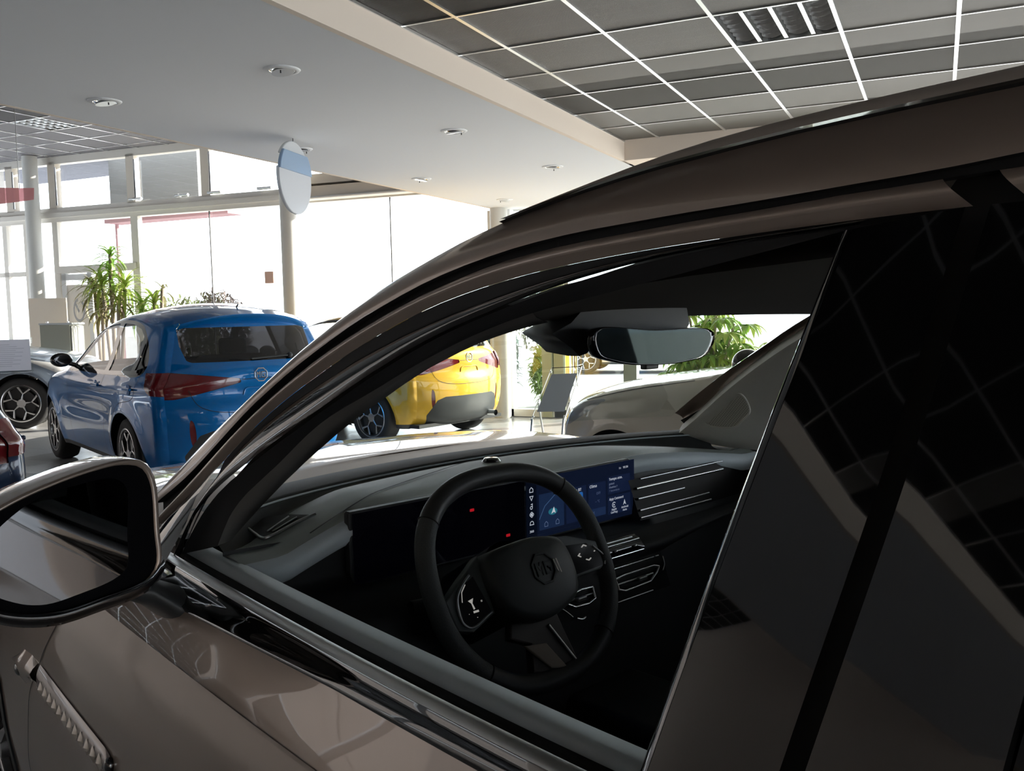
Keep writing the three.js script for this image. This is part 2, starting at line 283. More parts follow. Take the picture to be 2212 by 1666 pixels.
// ---------- outside ----------
struct('ground', bx(-70, 50, -0.4, -0.02, -90, FZ - 0.3), mat.ground);
{
  const cp = tag(M('canopy', [bx(-18, -14.05, 4.47, 4.62, -14.0, -11.95)], std(0.12, 0.13, 0.17, 0.8)), 'pale grey blue canopy outside the clerestory windows', 'canopy');
  const sb = tag(M('sign_box', [bx(-14.0, -11.85, 3.55, 4.62, -13.1, -12.5)], std(0.2, 0.205, 0.21, 0.8)), 'grey boxed panel outside behind the clerestory panes', 'panel');
  const aw = tag(M('awning', [bx(-14.3, -11.3, 3.3, 3.5, -13.0, -12.6), bx(-14.25, -14.2, -0.02, 3.3, -12.85, -12.8)], std(0.34, 0.19, 0.21, 0.8)), 'faded pink awning outside just below the transom', 'awning');
}
tag(M('neighbour_building', [bx(-31, -24, -0.02, 9, -15, 14), bx(-24.1, -23.9, 3.1, 3.4, -15, 14)], std(0.15, 0.13, 0.12, 0.9)), 'plain brown building across the yard, mirrored in the car doors', 'building');
// ---------- hatchback: body cut from two smooth surfaces, shared by the cars ----------
// local axes: x forward from the rear axle, y up, z to the right
const HB = (() => {
  const yw = [[0.15, 0.79], [0.3, 0.845], [0.45, 0.872], [0.62, 0.882], [0.78, 0.884], [0.88, 0.87], [0.96, 0.84], [1.05, 0.79], [1.2, 0.73], [1.35, 0.672], [1.5, 0.6]];
  const wy = (y) => { let k = 1; while (k < yw.length - 1 && yw[k][0] < y) k++; const t = clamp((y - yw[k - 1][0]) / (yw[k][0] - yw[k - 1][0])); const s = (i) => (yw[Math.min(i + 1, 10)][1] - yw[Math.max(i - 1, 0)][1]) / (yw[Math.min(i + 1, 10)][0] - yw[Math.max(i - 1, 0)][0]); const d = yw[k][0] - yw[k - 1][0]; return (2 * t ** 3 - 3 * t * t + 1) * yw[k - 1][1] + (t ** 3 - 2 * t * t + t) * d * s(k - 1) + (3 * t * t - 2 * t ** 3) * yw[k][1] + (t ** 3 - t * t) * d * s(k); };
  const base = (x, y) => {
    let w = wy(y);
    if (x > 2.35) w -= (x - 2.35) ** 2 * 0.2;
    if (x < 0.25) w -= (0.25 - x) ** 2 * (0.12 + 0.01 * clamp((y - 0.9) / 0.4));
    const ln = 0.85 + 0.03 * clamp((0.6 - x) / 1.2); w += 0.014 * Math.exp(-(((y - ln) / 0.035) ** 2)) * clamp((2.4 - x) / 0.5);
    w -= 0.016 * Math.exp(-(((y - 0.62) / 0.09) ** 2)) * Math.exp(-(((x - 1.2) / 0.75) ** 4));
    for (const c of [0, 2.57]) { const r = Math.hypot(x - c, y - 0.31); w += 0.022 * Math.exp(-(((r - 0.37) / 0.07) ** 2)); }
    return w;
  };
  // [x centre, y centre, x edge, y edge]
  const front = [[3.2, 0.2, 2.98, 0.2], [3.33, 0.3, 3.08, 0.3], [3.37, 0.5, 3.1, 0.5], [3.35, 0.66, 3.08, 0.66], [3.25, 0.78, 3.02, 0.75], [3.02, 0.87, 2.85, 0.825], [2.6, 0.95, 2.52, 0.9], [2.2, 1.005, 2.12, 0.96], [2.08, 1.03, 1.96, 0.99]];
  const shield = [[2.08, 1.03, 1.96, 0.99], [1.75, 1.205, 1.64, 1.165], [1.42, 1.375, 1.33, 1.335]];
  const roof = [[1.42, 1.375, 1.33, 1.335], [1.2, 1.455, 1.12, 1.4], [0.7, 1.535, 0.68, 1.465], [0.15, 1.55, 0.15, 1.47], [-0.3, 1.51, -0.25, 1.43], [-0.6, 1.45, -0.44, 1.375]];
  const rear = [[-0.53, 1.39, -0.4, 1.33], [-0.6, 1.24, -0.46, 1.2], [-0.685, 1.085, -0.52, 1.06], [-0.735, 1.03, -0.56, 1.01], [-0.752, 0.92, -0.58, 0.91], [-0.745, 0.82, -0.585, 0.81], [-0.775, 0.7, -0.6, 0.7], [-0.785, 0.55, -0.6, 0.55], [-0.765, 0.4, -0.58, 0.4], [-0.71, 0.27, -0.54, 0.28], [-0.6, 0.2, -0.47, 0.2]];
  const rs = (n, k) => { const c = crv(n.map((q) => [q[0], q[1], 0]), k), e = crv(n.map((q) => [q[2], q[3], 0]), k); return c.map((q, i) => [q[0], q[1], e[i][0], e[i][1]]); };
  const segs = { front: rs(front, 44), shield: rs(shield, 24), roof: rs(roof, 40), rear: rs(rear, 70) };
  const RAD = 0.075, edge = [...segs.front, ...segs.shield.slice(1), ...segs.roof.slice(1), ...segs.rear].map((q) => [q[2], q[3]]);
  const dEdge = (x, y) => { let d = 1e9; for (let i = 1; i < edge.length; i++) { const [ax, ay] = edge[i - 1], [bx2, by] = edge[i], ex = bx2 - ax, ey = by - ay, t = clamp(((x - ax) * ex + (y - ay) * ey) / (ex * ex + ey * ey || 1e-9)); d = Math.min(d, Math.hypot(x - ax - ex * t, y - ay - ey * t)); } return d; };
  const zs = (x, y, d) => { const k = clamp(1 - (d ?? dEdge(x, y)) / RAD); return base(x, y) - RAD * (1 - Math.sqrt(Math.max(0, 1 - k * k))); };
  // side surface (left, z negative) as a grid cut to the outline
  const loop = [...edge, [-0.47, 0.19], [2.98, 0.19]], inLoop = polySDF(loop);
  const st = 0.022, nx = Math.ceil(3.8 / st), ny = Math.ceil(1.32 / st), pos = [], nor = [], uv = [], idx = [];
  for (let j = 0; j <= ny; j++) for (let i = 0; i <= nx; i++) {
    const x = -0.64 + i * st, y = 0.18 + j * st, d = dEdge(x, y), inside = inLoop(x, y) < 0, dd = inside ? d : 0, z = zs(x, y, dd), e = 0.004;
    const zx = (inside && d > 0.006) ? (zs(x + e, y) - zs(x - e, y)) / (2 * e) : null;
    let n;
    if (zx !== null) { const zy = (zs(x, y + e) - zs(x, y - e)) / (2 * e); n = V(-zx, -zy, 1).normalize(); } else { let bi = 0, bd = 1e9; edge.forEach((q, k) => { const r = Math.hypot(q[0] - x, q[1] - y); if (r < bd) { bd = r; bi = k; } }); const a = edge[Math.max(0, bi - 1)], b = edge[Math.min(edge.length - 1, bi + 1)]; n = V(b[1] - a[1], -(b[0] - a[0]), 0).normalize().multiplyScalar(-1); if (n.y * 0 + (x - 1.2) * n.x + (y - 0.8) * n.y < 0) n.multiplyScalar(-1); n.add(V(0, 0, 0.25)).normalize(); }
    pos.push(x, y, -z); nor.push(n.x, n.y, -n.z); uv.push(x, y);
  }
  for (let j = 0; j < ny; j++) for (let i = 0; i < nx; i++) { const a = j * (nx + 1) + i, b = a + 1, c = a + nx + 1, d = c + 1; idx.push(a, d, b, a, c, d); }
  let side = new THREE.BufferGeometry(); side.setAttribute('position', new THREE.Float32BufferAttribute(pos, 3)); side.setAttribute('normal', new THREE.Float32BufferAttribute(nor, 3)); side.setAttribute('uv', new THREE.Float32BufferAttribute(uv, 2)); side.setIndex(idx);
  side = split(side, inLoop)[0];
  { const p = side.attributes.position; for (let i = 0; i < p.count; i++) { const x = p.getX(i), y = p.getY(i), d = dEdge(x, y); if (d < 0.02) p.setZ(i, -zs(x, y, d < 0.0015 ? 0 : d)); } }
  // lids over the top, front and back: rows along the profile, columns across
  const lid = (seg, uvf, n = 36) => { const g = loft(seg.map(([xc, yc, xe, ye]) => { const w = base(xe, ye) - RAD; return Array.from({ length: n + 1 }, (_, i) => { const t = i / n * 2 - 1, b = Math.abs(t) ** 2.3; return [lerp(xc, xe, b), lerp(yc, ye, b), t * w]; }); })); const p = g.attributes.position, u = g.attributes.uv; for (let i = 0; i < p.count; i++) u.setXY(i, ...uvf(p.getX(i), p.getY(i), p.getZ(i))); return g; };
  const zy = (x, y, z) => [z, y], zx2 = (x, y, z) => [z, x];
  let front3 = lid(segs.front, zy), shield3 = lid(segs.shield, zy), roof3 = lid(segs.roof, zx2), rear3 = lid(segs.rear, zy, 80);
  // openings on the side
  const win = { front: [[1.78, 0.995], [1.6, 1.13], [1.38, 1.275], [1.2, 1.345], [0.95, 1.385], [0.7, 1.395], [0.655, 0.985]], rear: [[0.55, 0.985], [0.59, 1.395], [0.3, 1.385], [0.06, 1.345], [-0.06, 1.28], [-0.04, 1.0]], quarter: [[-0.1, 1.005], [-0.115, 1.245], [-0.2, 1.17], [-0.26, 1.06], [-0.26, 1.02]] };
  const rnd2 = (poly) => { const q = crv(poly.map((p) => [...p]), 60, true); return q; };
  const wins = {}; const wl = {};
  const surround = []; let body = side;
  const sash = polySDF(crv([[1.84, 0.97], [1.62, 1.145], [1.4, 1.295], [1.2, 1.368], [0.95, 1.407], [0.6, 1.418], [0.3, 1.408], [0.04, 1.367], [-0.1, 1.29], [-0.22, 1.19], [-0.3, 1.06], [-0.29, 0.99], [0.6, 0.965], [1.2, 0.968]], 120, true));
  let frameG;[frameG, body] = split(body, sash);
  for (const k in win) { const f = polySDF(win[k]); const [a, b] = split(frameG, (x, y) => f(x, y) + 0.004); wins[k] = offset(a, -0.006); frameG = b; }
  for (const c of [0, 2.57]) body = split(body, (x, y) => Math.hypot(x - c, y - 0.31) - 0.355)[1];
  let sill;[sill, body] = split(body, (x, y) => y - 0.245);
  const lampS = polySDF([[-0.35, 0.995], [-0.42, 0.9], [-0.5, 0.83], [-0.7, 0.8], [-0.7, 1.0]]), headS = polySDF([[2.62, 0.84], [2.9, 0.79], [3.2, 0.7], [3.2, 0.62], [2.98, 0.66]]);
  let tailSide, headSide;[tailSide, body] = split(body, lampS);[headSide, body] = split(body, headS);
  // back
  const rw = polySDF([[-0.545, 1.345], [0.545, 1.345], [0.555, 1.2], [0.53, 1.085], [0.5, 1.07], [-0.5, 1.07], [-0.53, 1.085], [-0.555, 1.2]]);
  let rearWin, tail, back = rear3;[rearWin, back] = split(back, rw);
  const tl = (z, y) => { const a = Math.abs(z); const t = clamp((0.66 - a) / 0.5); return Math.max(y - lerp(1.0, 0.935, t), lerp(0.79, 0.905, t ** 1.1) - y, 0.165 - a); };
  [tail, back] = split(back, tl);
  let insert;[insert, back] = split(back, polySDF([[-0.6, 0.34], [-0.5, 0.5], [-0.4, 0.535], [0.4, 0.535], [0.5, 0.5], [0.6, 0.34], [0.56, 0.2], [-0.56, 0.2]]));
  let refl;[refl, back] = split(back, (z, y) => Math.max(Math.abs(Math.abs(z) - 0.545 - (y - 0.5) * 0.08) - 0.022 * Math.sqrt(clamp(1 - ((y - 0.52) / 0.11) ** 2)), Math.abs(y - 0.52) - 0.11));
  let head;[head, front3] = split(front3, (z, y) => { const a = Math.abs(z); return Math.max(0.36 - a, y - 0.79 + (0.66 - a) * 0.1, 0.645 + (0.66 - a) * 0.14 - y); });
  let grille;[grille, front3] = split(front3, polySDF([[-0.62, 0.28], [-0.5, 0.55], [0.5, 0.55], [0.62, 0.28]]));
  let plate = split(back, (z, y) => Math.max(Math.abs(z) - 0.13, Math.abs(y - 0.8) - 0.035))[0];
  const on = (x, y, d = 0) => [x, y, -(zs(x, y) + d)];
  const seam = (pts, n = 40, w = 0.004) => { const c = crv(pts, n); return ribbon(c.map(([x, y], i) => { const a = c[Math.max(0, i - 1)], b = c[Math.min(n, i + 1)], L = Math.hypot(b[0] - a[0], b[1] - a[1]); return on(x - (b[1] - a[1]) / L * w / 2, y + (b[0] - a[0]) / L * w / 2, 0.0015); }), c.map(([x, y], i) => { const a = c[Math.max(0, i - 1)], b = c[Math.min(n, i + 1)], L = Math.hypot(b[0] - a[0], b[1] - a[1]); return on(x + (b[1] - a[1]) / L * w / 2, y - (b[0] - a[0]) / L * w / 2, 0.0015); })); };
  // find x of the back at (z, y)
  const rx = (z, y) => { let best = -0.7, bd = 1e9; for (const [xc, yc, xe, ye] of segs.rear) { const w = base(xe, ye) - RAD, b = clamp(Math.abs(z) / w) ** 2.3, yy = lerp(yc, ye, b); if (Math.abs(yy - y) < bd) { bd = Math.abs(yy - y); best = lerp(xc, xe, b); } } return best; };
  const seamR = (pts, n = 60, w = 0.005) => { const c = crv(pts, n), T = (i) => { const a = c[Math.max(0, i - 1)], b = c[Math.min(n, i + 1)], L = Math.hypot(b[0] - a[0], b[1] - a[1]); return [(b[1] - a[1]) / L * w / 2, (b[0] - a[0]) / L * w / 2]; }; return ribbon(c.map(([z, y], i) => { const t = T(i); return [rx(z - t[0], y + t[1]) - 0.002, y + t[1], z - t[0]]; }), c.map(([z, y], i) => { const t = T(i); return [rx(z + t[0], y - t[1]) - 0.002, y - t[1], z + t[0]]; })); };
  const seams = [seam([[0.6, 0.96], [0.6, 0.6], [0.63, 0.27]]), seam([[1.72, 0.96], [1.8, 0.7], [1.76, 0.27]]), seam([[-0.28, 0.98], [-0.22, 0.8], [0.1, 0.72], [0.3, 0.5], [0.36, 0.3]]), seam([[2.1, 0.95], [2.5, 0.885], [2.85, 0.81]])];
  const both = (l) => [...l, ...l.map(mirrorZ)];
  const handle = (x) => { const p = on(x, 0.865, 0.004); return ([box(0.2, 0.026, 0.024, x, 0.865, p[2] - 0.012, 0.01), new THREE.CylinderGeometry(0.045, 0.045, 0.004, 20).rotateX(Math.PI / 2).translate(x + 0.02, 0.86, p[2] + 0.004)]); };
  // wheel
  const R0 = 0.31, tyre = lathe([[0.2, -0.1], [0.222, -0.1], [0.27, -0.104], [0.297, -0.092], [0.309, -0.06], [0.309, 0.06], [0.297, 0.092], [0.27, 0.104], [0.222, 0.1], [0.2, 0.1]], 48).rotateX(Math.PI / 2);
  const rim = [lathe([[0.2, -0.098], [0.226, -0.102], [0.224, -0.085], [0.205, -0.07], [0.2, 0.09], [0.19, 0.09], [0.19, -0.07], [0.2, -0.098]], 48).rotateX(Math.PI / 2)];
  for (let k = 0; k < 5; k++) for (const s of [-1, 1]) {
    const a = k * 72 * R, p = (r, o) => [Math.cos(a + o) * r, Math.sin(a + o) * r];
    const q = [p(0.035, s * 0.1), p(0.11, s * 0.04), p(0.205, s * 0.42), p(0.207, s * 0.3), p(0.125, -s * 0.02), p(0.04, -s * 0.35)];
    rim.push(extr(s > 0 ? q : q.slice().reverse(), 0.022, 0.004).translate(0, 0, -0.092));
  }
  rim.push(new THREE.CylinderGeometry(0.05, 0.05, 0.03, 24).rotateX(Math.PI / 2).translate(0, 0, -0.075));
  const rimG = merge(rim), disc = merge([new THREE.CylinderGeometry(0.19, 0.19, 0.02, 32).rotateX(Math.PI / 2), new THREE.CylinderGeometry(0.16, 0.16, 0.1, 24).rotateX(Math.PI / 2)]);
  const arch = (c) => loft([-1, 1].map((s) => Array.from({ length: 25 }, (_, i) => { const a = i / 24 * Math.PI * 1.06 - 0.09; return [c + Math.cos(a) * 0.36, 0.31 + Math.sin(a) * 0.36, s < 0 ? -0.845 + 0.0 : -0.45]; })));
  const mir = on(1.72, 1.0, 0);
  const mirror = { shell: (() => { const m0 = merge([(() => { const g = new THREE.SphereGeometry(1, 24, 16).scale(0.06, 0.068, 0.1); return g.translate(1.72, 1.055, mir[2] - 0.12); })(), bar([1.72, 0.995, mir[2] + 0.02], [1.72, 1.03, mir[2] - 0.08], 0.022)]); return [m0, mirrorZ(m0)]; })(), face: (() => { const m0 = new THREE.SphereGeometry(1, 20, 12).scale(0.004, 0.055, 0.08).translate(1.662, 1.055, mir[2] - 0.12); return [m0, mirrorZ(m0)]; })() };
  const seat = merge([box(0.5, 0.16, 0.5, 0.22, 0.42, 0, 0.06), box(0.16, 0.62, 0.5, 0, 0.76, 0, 0.06).rotateZ(0.18).translate(0.12, 0, 0), box(0.1, 0.17, 0.26, -0.12, 1.15, 0, 0.04)]);
  const inner = merge([bx(-0.5, 2.0, 0.22, 0.3, -0.72, 0.72), bx(1.5, 1.95, 0.6, 0.98, -0.7, 0.7, 0.05), ...both([bx(-0.4, 1.75, 0.3, 0.93, -0.78, -0.74)]), bx(-0.55, -0.3, 0.3, 0.98, -0.6, 0.6)]);
  const wheelTurn = 0;
  return { body: merge([body, mirrorZ(body), front3, roof3, back, lid([segs.roof.at(-1), [-0.585, 1.425, -0.43, 1.355], segs.rear[0]], zy, 40)]), frame: merge([frameG, mirrorZ(frameG), ...both([seam([[1.88, 0.968], [1.2, 0.962], [0.6, 0.96], [-0.28, 0.985]], 60, 0.012)])]), wins, shield: shield3, rearWin: offset(rearWin, 0), tails: [-1, 1].map((s) => merge([split(offset(tail, 0.006), (z) => s * z)[1], s < 0 ? offset(tailSide, 0.005) : mirrorZ(offset(tailSide, 0.005))])), refls: [-1, 1].map((s) => split(offset(refl, 0.004), (z) => s * z)[1]), refl, insert, sill: merge([sill, mirrorZ(sill)]), grille, heads: [-1, 1].map((s) => merge([split(head, (z) => s * z)[1], s < 0 ? headSide : mirrorZ(headSide)])), plate, seams: [...both(seams), seamR([[-0.56, 0.86], [-0.5, 0.74], [-0.4, 0.69], [0, 0.665], [0.4, 0.69], [0.5, 0.74], [0.56, 0.86]]), seamR([[-0.16, 0.925], [0, 0.93], [0.16, 0.925]], 20)], handle, tyre, rim: rimG, disc, arches: both([arch(0), arch(2.57)]), mirror, seat, inner, rx, zs, both, floor: bx(-0.62, 3.1, 0.2, 0.24, -0.72, 0.72) };
})();
const mgBadge = (r) => { // octagon ring with the two letters
  const oct = (q) => Array.from({ length: 8 }, (_, k) => [Math.cos((k + 0.5) * 45 * R) * q, Math.sin((k + 0.5) * 45 * R) * q]);
  const b = (x0, y0, x1, y1) => extr([[x0, y0], [x1, y0], [x1, y1], [x0, y1]].map((p) => p.map((v) => v * r)), r * 0.12);
  return merge([extr(oct(r), r * 0.14, r * 0.02, [oct(r * 0.86)]), b(-0.62, -0.4, -0.5, 0.4), b(-0.2, -0.4, -0.08, 0.4), extr([[-0.6, 0.4], [-0.35, -0.1], [-0.1, 0.4], [-0.24, 0.4], [-0.35, 0.16], [-0.47, 0.4]].map((p) => p.map((v) => v * r)), r * 0.12), b(0.06, -0.4, 0.18, 0.4), b(0.06, 0.28, 0.6, 0.4), b(0.06, -0.4, 0.6, -0.28), b(0.48, -0.4, 0.6, 0.06), b(0.32, -0.06, 0.6, 0.06)]);
};
function hatchback(name, say, pos, turn, pm, o = {}) {
  const t = thing(name, say, 'car', [pos[0], 0, pos[1]], turn, o.group);
  const k = o.scale ?? [1, 1, 1]; t.scale.set(...k);
  M('body', HB.body, pm, t); M('window_frame', HB.frame, o.frame ?? mat.glossBlack, t); M('sill_cladding', HB.sill, mat.plastic, t);
  for (const w of ['front', 'rear', 'quarter']) { const gm = w === 'front' ? mat.clear : mat.tint; M('side_window', HB.wins[w], gm, t); M('side_window', mirrorZ(HB.wins[w]), gm, t); }
  M('windscreen', HB.shield, mat.clear, t); M('rear_window', HB.rearWin, o.rearGlass ?? mat.tint, t);
  for (const g of HB.tails) M('tail_lamp', g, mat.red, t);
  for (const g of HB.refls) M('reflector', g, mat.red, t);
  M('bumper_insert', HB.insert, mat.plastic, t); M('grille', HB.grille, mat.plastic, t); for (const g of HB.heads) M('headlamp', g, mat.lampClear, t);
  for (const g of HB.seams) M('panel_gap', g, mat.rubber, t); for (const g of HB.arches) M('wheel_arch', g, mat.rubber, t); M('underbody', HB.floor, mat.rubber, t);
  for (const x of [0.72, -0.16]) { const h = merge(HB.handle(x)); M('door_handle', h, pm, t); M('door_handle', mirrorZ(h), pm, t); }
  for (const s of [0, 1]) { const dm = G('door_mirror', t); M('mirror_shell', HB.mirror.shell[s], mat.glossBlack, dm); M('mirror_face', HB.mirror.face[s], std(0.08, 0.08, 0.085, 0.05, 1), dm); }
  M('cabin_lining', HB.inner, mat.trimDark, t);
  for (const z of [-0.36, 0.36]) { M('seat', HB.seat, mat.seat, t).position.set(0.85, 0, z); }
  M('rear_seat', [HB.seat.clone().scale(1, 0.9, 2.4)], o.rearSeat ?? mat.seat, t).position.set(-0.05, 0, 0);
  for (const x of [0, 2.57]) for (const s of [-1, 1]) { const w = G('wheel', t); w.position.set(x, 0.31, s * 0.76); if (s > 0) w.rotation.y = Math.PI; if (x) w.rotation.y += 0; M('tyre', HB.tyre, mat.tyre, w); M('alloy_rim', HB.rim, o.rim ?? mat.alloy, w).rotation.z = x ? 0.5 : 0.2; M('brake_disc', HB.disc, mat.alloyDark, w).position.z = -0.01; }
  const bd = M('badge', frame(mgBadge(0.06), [HB.rx(0, 0.955) + 0.004, 0.958, 0], [0, 0, 1], [0, 1, 0], [-1, 0, 0]), mat.chrome, t);
  M('plate_recess', [tube([[-0.15, 0], [-0.13, 0.05], [0, 0.055], [0.13, 0.05], [0.15, 0]].map(([z, y]) => [HB.rx(z, 0.8 + y) - 0.002, 0.8 + y, z]), 0.006, 40)], pm, t);
  M('wiper', [bar([HB.rx(0.3, 1.1) - 0.012, 1.1, 0.3], [HB.rx(-0.05, 1.085) - 0.014, 1.085, -0.05], 0.008), new THREE.SphereGeometry(0.024, 14, 10).translate(HB.rx(0.3, 1.1) - 0.01, 1.1, 0.3)], mat.plastic, t);
  M('roof_aerial', bar([-0.22, 1.46, 0], [-0.34, 1.53, 0], 0.006), mat.plastic, t);
  M('exhaust', [new THREE.CylinderGeometry(0.035, 0.035, 0.16, 18, 1, true).rotateZ(Math.PI / 2).translate(-0.7, 0.28, 0.42)], mat.chrome, t);
  return t;
}
const blue = hatchback('hatchback', 'bright blue hatchback seen from behind, between the door mirror and the windscreen pillar', [-5.81, -6.36], 153.5 * R, paint(0.0, 0.15, 0.46, 0.2, 0.35), { rearSeat: mat.redSeat, rearGlass: glass(0.025, 0.025, 0.028), scale: [1.03, 1.03, 1.03], group: 'cars on show' });
const yellow = hatchback('hatchback', 'yellow hatchback seen through the windscreen of the bronze car', [-5.6, -9.45], 167 * R, paint(0.72, 0.42, 0.035, 0.1, 0.35), { group: 'cars on show' });
const silver = hatchback('hatchback', 'silver blue car with bright alloy wheel at the left behind the price sheet', [-14.35, -7.5], 36 * R, paint(0.24, 0.29, 0.36, 0.5, 0.3), { scale: [1.15, 1.15, 1.06], group: 'cars on show' });
const navy = hatchback('hatchback', 'dark navy car cut off by the frame edge, red tail lamp showing', [-4.83, -2.45], 158 * R, paint(0.005, 0.018, 0.05, 0.3, 0.3), { group: 'cars on show' });
